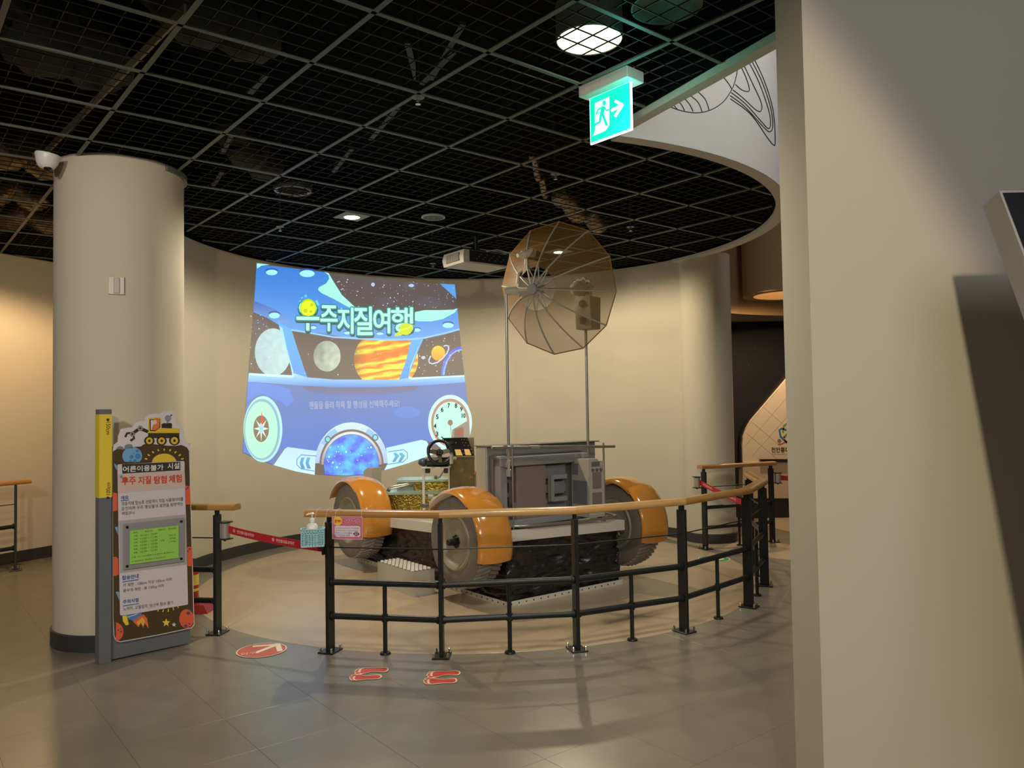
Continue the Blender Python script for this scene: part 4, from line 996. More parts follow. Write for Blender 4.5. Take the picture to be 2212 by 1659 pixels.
# gimbal and sighting scope behind the hub
mtop = RM @ V((.070, .05, 2.43)); g2 = wy(1118, 610, 6.10)
obj('gimbal_arm', MB().tube([V((mtop.x, mtop.y, 2.38)), V((mtop.x, mtop.y, hub.z)), hub+ax*.03], .014, 10), M_white, rv, Matrix(), smooth=True)
obj('counterweight', MB().lathe([(0, -.05), (.03, -.05), (.035, -.03), (.035, .04), (.02, .055), (0, .055)], 18, 'X', c=(mtop.x+.04, mtop.y, hub.z)), M_white, rv, Matrix(), smooth=True)
sc0 = wy(1122, 590, 6.1); sc = W('sighting_scope', MB().tube([wy(1118, 612, 6.1), wy(1120, 590, 6.1), wy(1135, 578, 6.1), wy(1136, 560, 6.1)], .011, 8), M_white, smooth=True)
a_, b_ = wy(1118, 552, 6.05), wy(1152, 545, 6.15)
W('scope_barrel', MB().tube([a_, a_.lerp(b_, .25), a_.lerp(b_, .3), a_.lerp(b_, .6), a_.lerp(b_, .65), b_], [.016, .022, .030, .034, .026, .036], 16), M_white, sc, smooth=True)
# ---- gold foil boxes with clear lids on the front deck
M_gold = mat('gold_foil', (142, 122, 54), .22, metal=1, var=.35, vs=18, bump=1.0, bs=38); M_lid = mat('lid_clear', (178, 202, 176), .12, alpha=.55)
def wbox(x0, x1, yt, yb, Y, dep, b=.003):
    A_, B_, C_ = wy(x0, yt, Y), wy(x1, yt, Y), wy((x0+x1)/2, yb, Y)
    return ((A_.x+B_.x)/2, Y+dep/2, (A_.z+C_.z)/2), (B_.x-A_.x, dep, A_.z-C_.z)
c, d = wbox(838, 972, 1069, 1108, 7.66, .34); g1 = W('foil_box', MB().bbox(c, d, .004), M_gold, label='low box wrapped in gold foil')
c2, d2 = wbox(818, 976, 1064, 1068.5, 7.62, .44); W('clear_lid', MB().bbox(c2, d2, .002), M_lid, g1)
c, d = wbox(894, 972, 1041, 1062, 7.80, .26); g2_ = W('foil_box', MB().bbox(c, d, .004), M_gold, label='upper box wrapped in gold foil')
c, d = wbox(855, 972, 1037, 1041, 7.76, .36); W('clear_lid', MB().bbox(c, d, .002), M_lid, g2_)
c, d = wbox(857, 892, 1041, 1062, 7.82, .24); W('clear_side', MB().bbox(c, d, .003), mat('clear_block', (150, 150, 120), .2, alpha=.5), g2_)
for k, (p, q, r) in enumerate((((838, 1062), (846, 1056), (889, 1046)), ((836, 1061), (842, 1052), (886, 1044)))):
    W('bent_rod', MB().tube([wy(*p, 7.72), wy(p[0]+1, p[1]-4, 7.72), wy(*q, 7.72), wy(*r, 7.78)], .007, 8), M_tube, smooth=True)
W('rod_knob', MB().sphere(wy(840, 1059, 7.71), .016, 12, 8), M_greyd); W('rod_knob', MB().sphere(wy(888, 1048, 7.77), .018, 12, 8), M_greyd)
W('hand_lever', MB().tube([wy(942, 1033, 7.7), wy(950, 1030, 7.7), wy(960, 1014, 7.72)], [.012, .008, .008], 8), M_tube, smooth=True)
W('lever_knob', MB().sphere(wy(941, 1031, 7.7), .02, 12, 8, (.8, 1, 1)), M_greyd)
# ---- console
cb_c, cb_d = wbox(970, 1024, 988, 1056, 7.50, .26); con = W('console_box', MB().bbox(cb_c, cb_d, .004), mat('console_brown', (92, 78, 46), .3, var=.2, vs=6, coat=.4), label='brown glossy console box')
W('console_lip', MB().bbox((cb_c[0], 7.50, cb_c[2]+cb_d[2]/2+.004), (cb_d[0]+.01, .02, .014), .003), mat('console_lip', (120, 106, 76), .4), con)
W('console_back', MB().box(tuple(wy(1020, 965, 7.78)+V((-.03, 0, -.01))), (.10, .01, .20)), mat('console_lip', (120, 106, 76)), con)
q = [wy(956.5, 946, 7.72), wy(1009.5, 945, 7.72), wy(1024, 984.5, 7.50), wy(982, 985, 7.50), wy(968, 975, 7.55)]
nrm = (q[1]-q[0]).cross(q[2]-q[1]).normalized(); nrm = nrm if nrm.y < 0 else -nrm
pn = W('switch_panel', MB().prism(q, nrm*0, nrm*-.012), mat('panel_black', (16, 15, 15), .3), con, label='black sloping switch panel')
SP = Plane(q[2], (q[2]-q[3]).normalized(), (q[1]-q[2]).normalized()); SP.b = (q[1]-q[2]).normalized()
pp = Plane(q[3]+nrm*.001, (1, 0, 0), (q[1]-q[2])-V(((q[1]-q[2]).x, 0, 0)))
decal(pp, 'gauge_card', [[(982, 971), (994.5, 971), (999.5, 984), (985.5, 984)], [(1002.5, 970.5), (1013.5, 970.5), (1018.5, 983.5), (1005.5, 983.5)]], mat('card_tan', (206, 168, 104), .5), 3, pn)
for x, y in ((985, 958), (997, 951), (1003, 951), (1009, 952), (1000, 958), (1006, 958), (1003, 964), (1012, 964), (999, 973), (1002, 981), (1018, 972), (1021, 979)):
    p = pp.pt(x, y, 0); W('toggle_switch', MB().cyl(p, p+nrm*.012, .0055, n=8), M_tube, pn)
for x, y, r in ((974, 957, .026),): p = pp.pt(x, y, 0); W('round_gauge', MB().lathe([(0, 0), (r, 0), (r*1.05, -.004)], 20).add([], []), M_blk, pn).matrix_basis = WM[pn].inverted() @ Matrix.Translation(p+nrm*.004) @ nrm.to_track_quat('Z', 'Y').to_matrix().to_4x4()
# ---- steering wheel with its housing, on a small frame
SY = 7.20; cc = wy(950, 977, SY); sn = V((.30, -.93, .28)).normalized()
SM = Matrix.Translation(cc) @ sn.to_track_quat('Z', 'Y').to_matrix().to_4x4()
Rw = .108
sw = obj('steering_wheel', MB().tube([(Rw*cos(2*pi*k/40), Rw*sin(2*pi*k/40), 0) for k in range(40)], [.0135+(.004 if abs(sin(2*pi*k/40)-.5) < .3 else 0) for k in range(40)], 10, closed=True), M_blk, rv, SM, smooth=True, label='black steering wheel with three metal spokes')
M_sp = mat('spoke_steel', (150, 140, 126), .3, metal=.9)
for a in (8, 172, 270):
    a = radians(a); u_ = V((cos(a), sin(a), 0)); v_ = V((-sin(a), cos(a), 0)); wd = .022 if a < 3.2 else .019
    obj('spoke', MB().add([u_*.025+v_*wd+V((0, 0, z)) for z in (-.012, -.006)]+[u_*.025-v_*wd+V((0, 0, z)) for z in (-.012, -.006)]+[u_*(Rw-.004)+v_*wd*.75+V((0, 0, z)) for z in (-.006, .0)]+[u_*(Rw-.004)-v_*wd*.75+V((0, 0, z)) for z in (-.006, .0)], [(0, 2, 6, 4), (1, 5, 7, 3), (0, 1, 3, 2), (4, 6, 7, 5), (0, 4, 5, 1), (2, 3, 7, 6)]), M_sp, sw, SM)
obj('wheel_boss', MB().lathe([(0, .012), (.024, .012), (.032, .002), (.034, -.03), (0, -.03)], 24), M_blk, sw, SM, smooth=True)
btn = MB()
for k in range(5): btn.cyl((.016*cos(k*1.257), .016*sin(k*1.257), .012), (.016*cos(k*1.257), .016*sin(k*1.257), .016), .004, n=8)
stuff(obj('buttons', btn, mat('button_grey', (120, 120, 118), .3), sw, SM))
hc = cc+V((-.03, .13, -.095)); hs = W('wheel_housing', MB().bbox(tuple(hc), (.24, .15, .085), .025), M_blk, label='black housing behind the steering wheel')
W('side_pod', MB().sphere(tuple(hc+V((-.135, -.01, .0))), .05, 18, 10, (1, 1.1, .75)), mat('pod_slate', (62, 70, 84), .35), hs, smooth=True)
for px_ in (922.5, 963): W('clamp', MB().bbox(tuple(wy(px_, 1015, SY)+V((0, .06, -.006))), (.042, .06, .055), .005), M_blk, hs)
W('column_shaft', MB().cyl(hc+V((.02, -.03, .04)), cc, .022, .018), M_blk, hs)
sup = W('support_plate', MB().box(tuple(wy(940, 1010.5, SY)+V((0, .09, 0))), (.26, .20, .010)), M_white)
for px_, y1 in ((914, 1112), (969, 1112)):
    a_ = wy(px_, 1009, SY+.02); b_ = wy(px_+2.5, y1, SY+.02); m_ = (a_+b_)/2
    W('support_leg', MB().bbox((m_.x, m_.y, m_.z), (.024 if px_ < 950 else .012, .024, (a_-b_).length), .002), M_white, sup)
jh = W('joystick', MB().tube([wy(975, 1002, 7.16), wy(975, 981, 7.16)], .0165, 14), M_lite, smooth=True, label='grey joystick grip')
W('grip_cap', MB().tube([wy(975, 981.5, 7.16), wy(975, 978, 7.16)], [.0168, .013], 14), M_greyd, jh); W('stick_arm', MB().tube([wy(976, 991, 7.17), wy(984, 990.5, 7.25)], .013, 12), M_lite, jh)
# small bits behind the near wheel
W('hand_hold', MB().tube([wy(925, 1073, 6.9), wy(936, 1073, 6.9)], [.020, .018], 12), M_lite, smooth=True); W('camera_lens', MB().tube([wy(914, 1093, 6.9), wy(924, 1091, 6.95)], .018, 12), M_greyd, smooth=True)
W('seat_side', MB().tube([wy(932, 1108, 6.85), wy(932, 1086, 6.85), wy(938, 1078, 6.85), wy(950, 1074, 6.85)], .02, 10), M_lite, smooth=True)
# front camera box
fy = 8.0; q = [wy(*p, fy) for p in ((790, 1050), (818, 1051), (818, 1010), (804, 1021.5), (790, 1022.5))]
fcm = wy(805, 1030, fy)
Mx = Matrix.Translation(fcm) @ Matrix.Rotation(radians(-38), 4, 'Z')
obj('front_box', MB().prism([(-.055, 0, -.065), (.055, 0, -.065), (.065, 0, .095), (.0, 0, .095), (-.065, 0, .06)], (0, -.065, 0), (0, .065, 0)), M_lite, rv, Mx, label='small pale box at the front of the vehicle')
obj('front_box_post', MB().cyl((0, 0, -.065), (0, 0, -.42), .012), M_tube, rv, Mx)
# white brackets by the rear right wheel
for a_, b_ in (((1296, 1108), (1330, 1112)), ((1330, 1112), (1322, 1125)), ((1304, 1116), (1334, 1130)), ((1331, 1142), (1338, 1155)), ((1338, 1155), (1326, 1150)), ((1296, 1112), (1316, 1124))):
    W('truss_rod', MB().tube([wy(*a_, 6.9), wy(*b_, 6.82)], .006, 6), M_white, smooth=True)
W('hinge_block', MB().box(tuple(wy(1301, 1112, 6.85)), (.03, .04, .03)), M_lite)

# ================================================================== step box
g_ = on_floor(892, 1290); lft = on_floor(823, 1258)-g_; rgt = on_floor(935, 1282)-g_; hs_ = .20
lv = V((-.606, .795, 0))*.60; rvv = V((.795, .606, 0))*.205
sb = thing('step_box', g_, 'low white metal step with perforated diamond tread top beside the vehicle', 'step')
A_ = g_; B_ = g_+lv; C_ = g_+lv+rvv; D_ = g_+rvv; up = V((0, 0, hs_))
obj('shell', MB().add([A_, B_, C_, D_, A_+up, B_+up, C_+up, D_+up], [(0, 1, 5, 4), (1, 2, 6, 5), (2, 3, 7, 6), (3, 0, 4, 7), (4, 5, 6, 7)]), mat('step_white', (188, 184, 174), .45), sb)
mb = MB(); m_ = MB(); nl, nr_ = 9, 5
for i in range(nl):
    for j in range(nr_):
        for o2 in (0, .5):
            a, b = (i+.5+o2*.98)/(nl+.3), (j+.42+o2)/(nr_+.35)
            if a > .97 or b > .97: continue
            p = A_+up+lv*a+rvv*b; x_ = lv/nl*.40; y_ = rvv/nr_*.34
            mb.add([p+x_+V((0, 0, .006)), p+y_+V((0, 0, .006)), p-x_+V((0, 0, .006)), p-y_+V((0, 0, .006)), p+x_*1.1, p+y_*1.1, p-x_*1.1, p-y_*1.1], [(0, 1, 2, 3), (0, 4, 5, 1), (1, 5, 6, 2), (2, 6, 7, 3), (3, 7, 4, 0)])
obj('tread_plate', MB().add([A_+up+V((0, 0, .001)), B_+up+V((0, 0, .001)), C_+up+V((0, 0, .001)), D_+up+V((0, 0, .001))], [(0, 1, 2, 3)]), mat('tread_dark', (74, 66, 58), .6), sb)
stuff(obj('diamond_studs', mb, mat('stud_white', (228, 226, 218), .3), sb))
fl_ = obj('foot_flange', MB().add([D_+V((0, 0, .003)), A_+V((0, 0, .003)), A_+V((.606, -.795, 0))*.022+V((0, 0, .003)), D_+V((.606, -.795, 0))*.022+V((0, 0, .003))]+[q+V((0, 0, -.002)) for q in (D_, A_, A_+V((.606, -.795, 0))*.022, D_+V((.606, -.795, 0))*.022)], [(0, 1, 2, 3), (2, 1, 5, 6), (3, 2, 6, 7), (0, 3, 7, 4)]), mat('step_white', (188, 184, 174)), sb)
for k in (.2, .9): p = A_.lerp(D_, k)+V((.606, -.795, 0))*.011; obj('bolt', MB().cyl((p.x, p.y, .003), (p.x, p.y, .011), .006, n=8), M_bolt, fl_)
# ================================================================== projected picture on the curved wall, its light painted as glowing decals
WS = Cyl((C0.x, C0.y), RW-.0008, -1)
def P3(*pts): return [(500+x/3.191, 540+y/3.191) for x, y in pts]
def E3(x, y, rx, ry=None, n=32, a0=0, a1=360): return P3(*ell(x, y, rx, ry, n, a0, a1))
GAIN = .86
def em(c, k=1.0):
    L = lin(c); return tuple(max(a-b, .0)*GAIN*k for a, b in zip(L, (.10, .09, .075)))
M_pic = mat('painted_projection', (140, 134, 122), .8, attr=True, es=1.0)  # projector light put in as emission, over a base darker than the wall
proot = thing('projected_picture', WS.pt(760, 800), 'bright projected game picture of a spaceship cockpit on the curved wall', 'projection')
cnt = [0]
def pic(name, c, shapes, layer, c2=None, axis='y', fn=None, maxlen=None, label=None):
    "c -> c2 gradient in picture space"
    ys = [p[1] if axis == 'y' else p[0] for s in shapes for p in (s if not isinstance(s[0][0], (tuple, list)) else s[0])]
    y0, y1 = min(ys), max(ys); A_ = em(c); B_ = em(c2) if c2 else A_
    def cf(x, y):
        if fn: return fn(x, y)
        t = ((y if axis == 'y' else x)-y0)/max(y1-y0, 1e-6); return tuple(a+(b-a)*t for a, b in zip(A_, B_))
    return decals(WS, name, shapes, M_pic, layer, proot, colf=cf, maxlen=maxlen or 14, label=label)
outline = P3((172, 92), (640, 152), (1040, 200), (1290, 222), (1540, 238), (1570, 545), (1605, 865), (1628, 1080), (1645, 1290), (1560, 1330), (1400, 1405), (1200, 1475), (1050, 1518), (920, 1545), (800, 1553), (600, 1550), (440, 1525), (290, 1482), (200, 1455), (77, 1395), (115, 850), (150, 430))
pic('space', (112, 106, 106), [outline], 1, (104, 100, 98))
# stars
rs = random.Random(7); st_ = []
def starfield(n, x0, x1, y0, y1, ok=lambda x, y: True, big=1.0):
    for _ in range(n):
        x, y = rs.uniform(x0, x1), rs.uniform(y0, y1)
        if ok(x, y): st_.append(E3(x, y, rs.choice([1.5, 1.8, 2.2, 2.8, 4])*big, n=7))
starfield(120, 690, 1535, 170, 400, lambda x, y: y > 185+(x-690)*.075 and y > 200+(x-700)*.0 or (x > 900 and y > 215))
starfield(50, 125, 330, 450, 850); starfield(60, 1250, 1590, 590, 860, lambda x, y: x > 1325-(y-600)*.38); starfield(14, 430, 1200, 600, 880)
pic('stars', (225, 225, 230), st_, 2)
pic('bright_stars', (190, 210, 255), [E3(975, 238, 13, 13, 12), E3(1243, 245, 10, 12, 12), E3(1322, 742, 14, 11, 12), E3(1240, 245, 20, 10, 12)], 3)
pic('nebula', (114, 111, 114), [E3(1060, 350, 60, 28), E3(1360, 360, 90, 40), E3(1230, 245, 50, 30), E3(200, 520, 60, 40)], 2, (112, 108, 116))
# planets seen through the windows
def sph(cx, cy, rx, ry, base, dark, lx=-.4, ly=-.4):
    cx_, cy_ = P3((cx, cy))[0]; rx_, ry_ = rx/3.191, ry/3.191; A_, B_ = em(base), em(dark)
    def f(x, y):
        u, v = (x-cx_)/rx_, (y-cy_)/ry_; t = min(1, max(0, .45+.55*(u*lx+v*ly)+noise.noise(V((x*.09, y*.09, 3)))*.28)); return tuple(b+(a-b)*t for a, b in zip(A_, B_))
    return f
pic('pale_planet', (190, 228, 226), [E3(285, 705, 125, 165)], 3, fn=sph(285, 705, 125, 165, (200, 240, 236), (170, 196, 206), .5, -.1), maxlen=5)
pic('moon', (176, 192, 180), [E3(658, 732, 94, 106)], 3, fn=sph(658, 732, 94, 106, (214, 230, 208), (130, 140, 134), .5, .1), maxlen=3)
jx, jy = P3((1065, 755))[0]
def jup(x, y):
    Y = (y-jy)+(x-jx)*.18+noise.noise(V((x*.035, y*.12, 1)))*5.0
    b = .5+.5*sin(Y*.42)+.35*noise.noise(V((x*.05, Y*.35, 9)))
    if abs(Y+11) < 5+2*noise.noise(V((x*.1, 0, 2))): b = -.15
    b = min(1, max(0, b)); ed = min(1, max(0, (x-(jx-68))/26))
    A_, B_ = em((255, 238, 96)), em((226, 134, 40)); return tuple((B_[i]+(A_[i]-B_[i])*b)*(.45+.55*ed) for i in range(3))
jp = [p for p in ell(1065, 755, 222, 205, 60)]
jp = [(x, min(max(y, 618), 893)) for x, y in jp]
pic('banded_planet', (255, 220, 90), [P3(*jp)], 3, fn=jup, maxlen=2.6)
pic('blue_arc', (60, 100, 255), [P3(*stroke([(1458, 862), (1462, 820), (1480, 760), (1510, 715), (1545, 690), (1586, 676)], 26))], 3, (90, 140, 255))
pic('blue_arc_core', (150, 190, 255), [P3(*stroke([(1462, 862), (1468, 820), (1486, 765), (1514, 722), (1548, 697), (1586, 686)], 9))], 4)
pic('small_ringed_planet', (250, 206, 84), [E3(1425, 712, 48, 52)], 5, (226, 160, 60))
pic('ring', (196, 214, 240), [P3(*stroke([(1428+sa*78*cos(radians(a))-(-1)*0, 722-0+sb*62*sin(radians(a))) for a in range(0, 1)]+[(1360, 760), (1364, 778), (1385, 785), (1420, 775), (1455, 748), (1485, 712), (1498, 680), (1494, 662), (1478, 658), (1462, 664)], 9)) for sa, sb in ((1, 1),)], 4) if False else pic('ring', (196, 214, 240), [P3(*stroke([(1374, 730), (1360, 760), (1364, 778), (1385, 785), (1420, 775), (1455, 748), (1485, 712), (1498, 680), (1494, 662), (1478, 658), (1462, 664)], 9))], 6)
# cockpit frame
pic('ceiling_panel', (92, 142, 222), [P3((172, 100), (300, 112), (640, 152), (668, 178), (672, 210), (650, 238), (604, 262), (606, 285), (700, 330), (840, 410), (1000, 470), (1250, 480), (1400, 490), (1470, 470), (1558, 405), (1570, 545), (1420, 583), (1325, 606), (1240, 618), (1000, 620), (760, 597), (600, 572), (412, 549), (330, 520), (240, 465), (150, 428))], 6, (112, 172, 240), label='blue curved ceiling of the cockpit')
pic('ceiling_shade', (96, 120, 190), [P3((152, 350), (300, 410), (420, 500), (330, 505), (240, 455), (150, 420))], 7, (120, 170, 235))
pic('corner_triangle', (110, 170, 232), [P3((1437, 232), (1540, 238), (1550, 338))], 6)
pic('pale_swoosh', (176, 255, 234), [P3((640, 152), (668, 160), (700, 215), (760, 310), (848, 392), (842, 414), (700, 336), (620, 298), (596, 276), (600, 258), (650, 232), (672, 200), (668, 175)), P3((1255, 430), (1330, 415), (1440, 415), (1530, 412), (1558, 402), (1542, 430), (1460, 475), (1380, 492), (1290, 492), (1250, 482)), P3((172, 92), (262, 101), (205, 108), (174, 128))], 8)
pic('pillar', (110, 190, 250), [P3((318, 500), (412, 549), (440, 640), (500, 820), (522, 878), (420, 880), (418, 850), (385, 720), (350, 590)), P3((1240, 616), (1326, 606), (1285, 700), (1222, 868), (1230, 888), (1155, 893), (1200, 770))], 8, (90, 160, 240))
pic('pillar_glow', (170, 226, 255), [P3((325, 520), (350, 540), (380, 680), (425, 840), (420, 876), (405, 800), (372, 690)), P3((1322, 608), (1300, 640), (1240, 800), (1222, 868), (1232, 800), (1290, 660))], 9)
pic('window_sill', (170, 226, 255), [P3((117, 848), (250, 856), (418, 864), (430, 850), (520, 878), (700, 893), (1155, 893), (1225, 880), (1605, 863), (1611, 912), (1300, 935), (1000, 946), (700, 946), (480, 935), (110, 908))], 9, (96, 150, 224))
pic('sill_edge', (200, 250, 255), [P3((117, 848), (250, 856), (410, 864), (425, 850), (428, 872), (410, 880), (250, 872), (116, 862)), P3((1222, 868), (1235, 880), (1605, 863), (1606, 872), (1235, 894), (1220, 885))], 10)
pic('sill_edge', (150, 205, 250), [P3(*stroke([(410, 551), (520, 568), (700, 600), (860, 610), (1040, 618), (1240, 616), (1340, 604), (1480, 572), (1572, 546)], 12))], 10)
pic('dashboard', (104, 132, 190), [P3((110, 906), (480, 935), (700, 946), (1000, 946), (1300, 935), (1611, 912), (1628, 1080), (1645, 1290), (1400, 1345), (1330, 1308), (1065, 1364), (1040, 1330), (980, 1240), (900, 1200), (830, 1190), (740, 1205), (640, 1270), (590, 1385), (380, 1360), (290, 1482), (77, 1395))], 6, (86, 130, 214), label='blue dashboard')
pic('dash_shade', (120, 118, 140), [P3((480, 936), (700, 947), (1000, 947), (1300, 936), (1250, 975), (1000, 1000), (700, 1000), (520, 975))], 7, (104, 126, 180))
pic('dash_glow', (102, 148, 228), [P3((110, 910), (300, 930), (400, 960), (430, 1040), (380, 1080), (330, 1040), (200, 990), (105, 1040)), E3(1210, 1120, 90, 40)], 7, (96, 140, 220))
# lamps in the cockpit ceiling
for x, y, rx, ry in ((275, 155, 40, 19), (520, 163, 52, 24), (293, 452, 38, 20), (562, 535, 22, 10), (798, 572, 24, 9), (1023, 577, 24, 9), (1277, 552, 26, 12), (1493, 520, 38, 18), (880, 512, 25, 8)):
    pic('cockpit_lamp', (84, 112, 180), [E3(x, y-ry*.75, rx*1.05, ry*.8)], 9); pic('cockpit_lamp_glow', (170, 245, 250), [E3(x, y, rx, ry)], 10)
# gauges
pic('round_gauge', (176, 240, 232), [E3(215, 1235, 134, 228, 48)], 8, (180, 230, 236)); pic('gauge_ring', (140, 186, 206), [[E3(208, 1238, 124, 212, 48), E3(204, 1240, 112, 196, 48)]], 9); pic('gauge_face', (178, 244, 216), [E3(204, 1240, 112, 196, 48)], 9)
pic('compass_dial', (132, 116, 100), [E3(202, 1232, 54, 92)], 10)
pic('compass_star', (206, 240, 228), [P3(*[(202+(r_*54)*sin(a), 1232-(r_*92)*cos(a)) for a, r_ in [(k*pi/8, .98 if k % 2 == 0 else .30) for k in range(16)]])], 11)
pic('compass_needle', (226, 70, 60), [P3((196, 1190), (206, 1110), (216, 1190), (210, 1205))], 12); pic('compass_hub', (170, 216, 226), [E3(202, 1232, 16, 28)], 13)
gx, gy = 1500, 1190
def gz(r, a): return (gx+8+r*150*cos(radians(a)), gy-r*188*sin(radians(a)))
pic('speedometer', (196, 238, 236), [P3(*[gz(1.02 if gz(1.02, a)[0] < 1630 else 1.0, a) for a in range(-10, 250, 8)], (1400, 1405), (1500, 1360), (1640, 1300))], 8)
pic('gauge_ring', (176, 140, 128), [[P3(*[gz(.88, a) for a in range(0, 360, 10)]), P3(*[gz(.77, a) for a in range(0, 360, 10)])]], 9)
pic('gauge_face', (184, 255, 226), [P3(*[gz(.77, a) for a in range(0, 360, 10)])], 9)
pic('gauge_block', (150, 140, 128), [P3((1620, 1180), (1640, 1200), (1645, 1300), (1560, 1332), (1520, 1332), (1520, 1240))], 10)
pic('gauge_block', (124, 112, 104), [P3((1535, 1235), (1590, 1218), (1600, 1232), (1600, 1300), (1535, 1310))], 11)
pic('gauge_hub', (138, 120, 108), [E3(1508, 1190, 18, 20)], 12); pic('gauge_needle', (150, 140, 150), [P3(*stroke([(1508, 1200), (1520, 1310)], 5))], 11)
M_txt = mat('projected_dark_text', (60, 52, 48), .8)  # dark colour stands in for missing projector light
def num(b_, x, y, w_, h_=30): text(WS, 'number', b_, P3((x-w_/2, y+h_/2))[0], P3((x+w_/2, y+h_/2))[0], P3((x-w_/2, y-h_/2))[0], M_txt, 13, proot, bold=.0025)
for b_, x, y, w_ in (('7', 1497, 1073, 14), ('8', 1547, 1073, 15), ('9', 1584, 1097, 15), ('10', 1600, 1142, 24), ('6', 1452, 1100, 16), ('5', 1418, 1150, 16), ('4', 1403, 1213, 16), ('3', 1416, 1268, 16), ('2', 1452, 1302, 16)): num(b_, x, y, w_)
text(WS, 'digits', '02', P3((1558, 1276))[0], P3((1588, 1272))[0], P3((1560, 1240))[0], mat('projected_red', (110, 60, 50), .8, emit=(255, 90, 60), es=.5), 13, proot, bold=.001)
# centre dome
def arch(cx, cy, ro, roy, ri, riy): return P3(*ell(cx, cy, ro, roy, 40, 0, 180)[::1], *ell(cx, cy, ri, riy, 40, 0, 180)[::-1])
pic('dome_rim', (204, 232, 252), [arch(826, 1470, 252, 282, 196, 232)], 8, (170, 196, 250)); pic('dome_rim_shine', (150, 196, 250), [P3(*ell(826, 1470, 246, 272, 14, 118, 150), *ell(826, 1470, 204, 240, 14, 118, 150)[::-1]), P3(*ell(826, 1470, 246, 272, 14, 40, 62), *ell(826, 1470, 204, 240, 14, 40, 62)[::-1])], 9)
pic('dome_groove', (124, 112, 108), [arch(826, 1480, 222, 244, 196, 214)], 10); pic('dome_inner_rim', (214, 232, 240), [arch(826, 1480, 208, 228, 192, 210)], 11, (170, 150, 150))
def neb(x, y):
    t = noise.noise(V((x*.05, y*.05, 5)))*.6+noise.noise(V((x*.14, y*.14, 2)))*.25+.35; t = min(1, max(0, t-(abs(x-758)/60)**3*.35)); A_, B_ = em((90, 236, 240)), em((50, 104, 240)); return tuple(b+(a-b)*t for a, b in zip(A_, B_))
pic('nebula_window', (80, 160, 255), [P3(*ell(826, 1480, 190, 206, 40, -8, 188), (640, 1548), (720, 1553), (800, 1554), (920, 1546), (1012, 1526))], 12, fn=neb, maxlen=4)
pic('window_stars', (190, 250, 255), [E3(rs.uniform(660, 990), rs.uniform(1350, 1535), rs.choice([3, 4, 7]), n=8) for _ in range(26)], 13)
for x, y in ((662, 1305), (990, 1292)): pic('round_button', (116, 104, 110), [E3(x, y, 21, 23)], 12); pic('button_light', (110, 226, 240), [E3(x, y, 14, 16)], 13)
pic('left_arm', (190, 226, 244), [P3((360, 1376), (385, 1358), (590, 1386), (578, 1420), (572, 1550), (440, 1526), (285, 1482))], 8, (200, 240, 248)); pic('right_arm', (188, 236, 246), [P3((1065, 1364), (1310, 1308), (1345, 1318), (1362, 1350), (1400, 1405), (1200, 1475), (1052, 1518), (1078, 1470))], 8, (196, 250, 244))
pic('arm_shadow', (120, 128, 170), [P3((345, 1366), (362, 1376), (290, 1480), (270, 1470))], 9)
pic('arrow_outline', (96, 150, 206), [P3(*stroke([(585, 1420), (480, 1412), (450, 1440), (448, 1480), (478, 1508), (570, 1524)], 6)), P3(*stroke([(1080, 1392), (1185, 1376), (1212, 1398), (1212, 1435), (1180, 1462), (1075, 1478)], 6))], 10)
for x0 in (476, 516): pic('chevron', (84, 180, 224), [P3((x0+26, 1430), (x0+4, 1430), (x0-8, 1468), (x0+4, 1506), (x0+30, 1508), (x0+14, 1468))], 10, (60, 150, 200))
for x0 in (1120, 1160): pic('chevron', (84, 190, 224), [P3((x0-8, 1402), (x0+12, 1396), (x0+36, 1418), (x0+8, 1460), (x0-14, 1462), (x0+8, 1422))], 10, (60, 150, 200))
# lettering
def emt(name, c, k=1): return mat(name, (118, 114, 104), .8, emit=c, es=k)
M_t1 = emt('title_teal', (20, 168, 160), .55); M_t2 = emt('title_dark_teal', (0, 110, 120), .4); M_t3 = emt('title_mint', (170, 255, 220), .95)
for b_, x0, x1, y0, y1, dy in (('우', 447, 600, 352, 552, 0), ('주', 612, 726, 384, 556, 0), ('지', 730, 836, 398, 574, 0), ('질', 845, 968, 392, 584, 0), ('여', 978, 1090, 404, 572, 0), ('행', 1100, 1248, 398, 566, 0)):
    a, b, t = P3((x0, y1), (x1, y1), (x0, y0))
    text(WS, 'title_letter_edge', b_, (a[0]+.6, a[1]+3), (b[0]+.6, b[1]+3), (t[0]+.6, t[1]+3), M_t2, 12, proot, bold=.026)
    text(WS, 'title_letter_edge', b_, a, b, t, M_t1, 14, proot, bold=.021); text(WS, 'title_letter', b_, a, b, t, M_t3, 17, proot, bold=.0065)
pic('title_moon', (180, 226, 60), [E3(525, 400, 57, 62)], 20); pic('title_moon', (232, 246, 40), [E3(525, 402, 50, 54)], 21); pic('title_moon_spot', (200, 216, 40), [E3(550, 378, 12), E3(505, 420, 14), E3(543, 425, 9)], 22)
pic('title_stars', (120, 220, 250), [P3(*star(508, 318, 14)), P3(*star(482, 330, 9)), P3(*star(470, 352, 8)), P3(*star(755, 405, 10)), P3(*stroke([(580, 348), (596, 382)], 14))], 20)
pic('title_planet_ring', (214, 232, 60), [P3(*stroke([(1160, 566), (1128, 582), (1122, 590), (1160, 586), (1210, 566), (1258, 536), (1280, 516), (1262, 514), (1240, 522)], 10))], 22); pic('title_planet', (206, 230, 40), [E3(1200, 545, 44, 42)], 20); pic('title_planet_band', (240, 250, 90), [P3(*stroke([(1158, 556), (1240, 530)], 9))], 21)
text(WS, 'caption', '핸들을 돌려 착륙 할 행성을 선택해주세요!', P3((535, 1098))[0], P3((1158, 1082))[0], P3((533, 1045))[0], emt('caption_glow', (190, 205, 240), .5), 12, proot, bold=.0015)
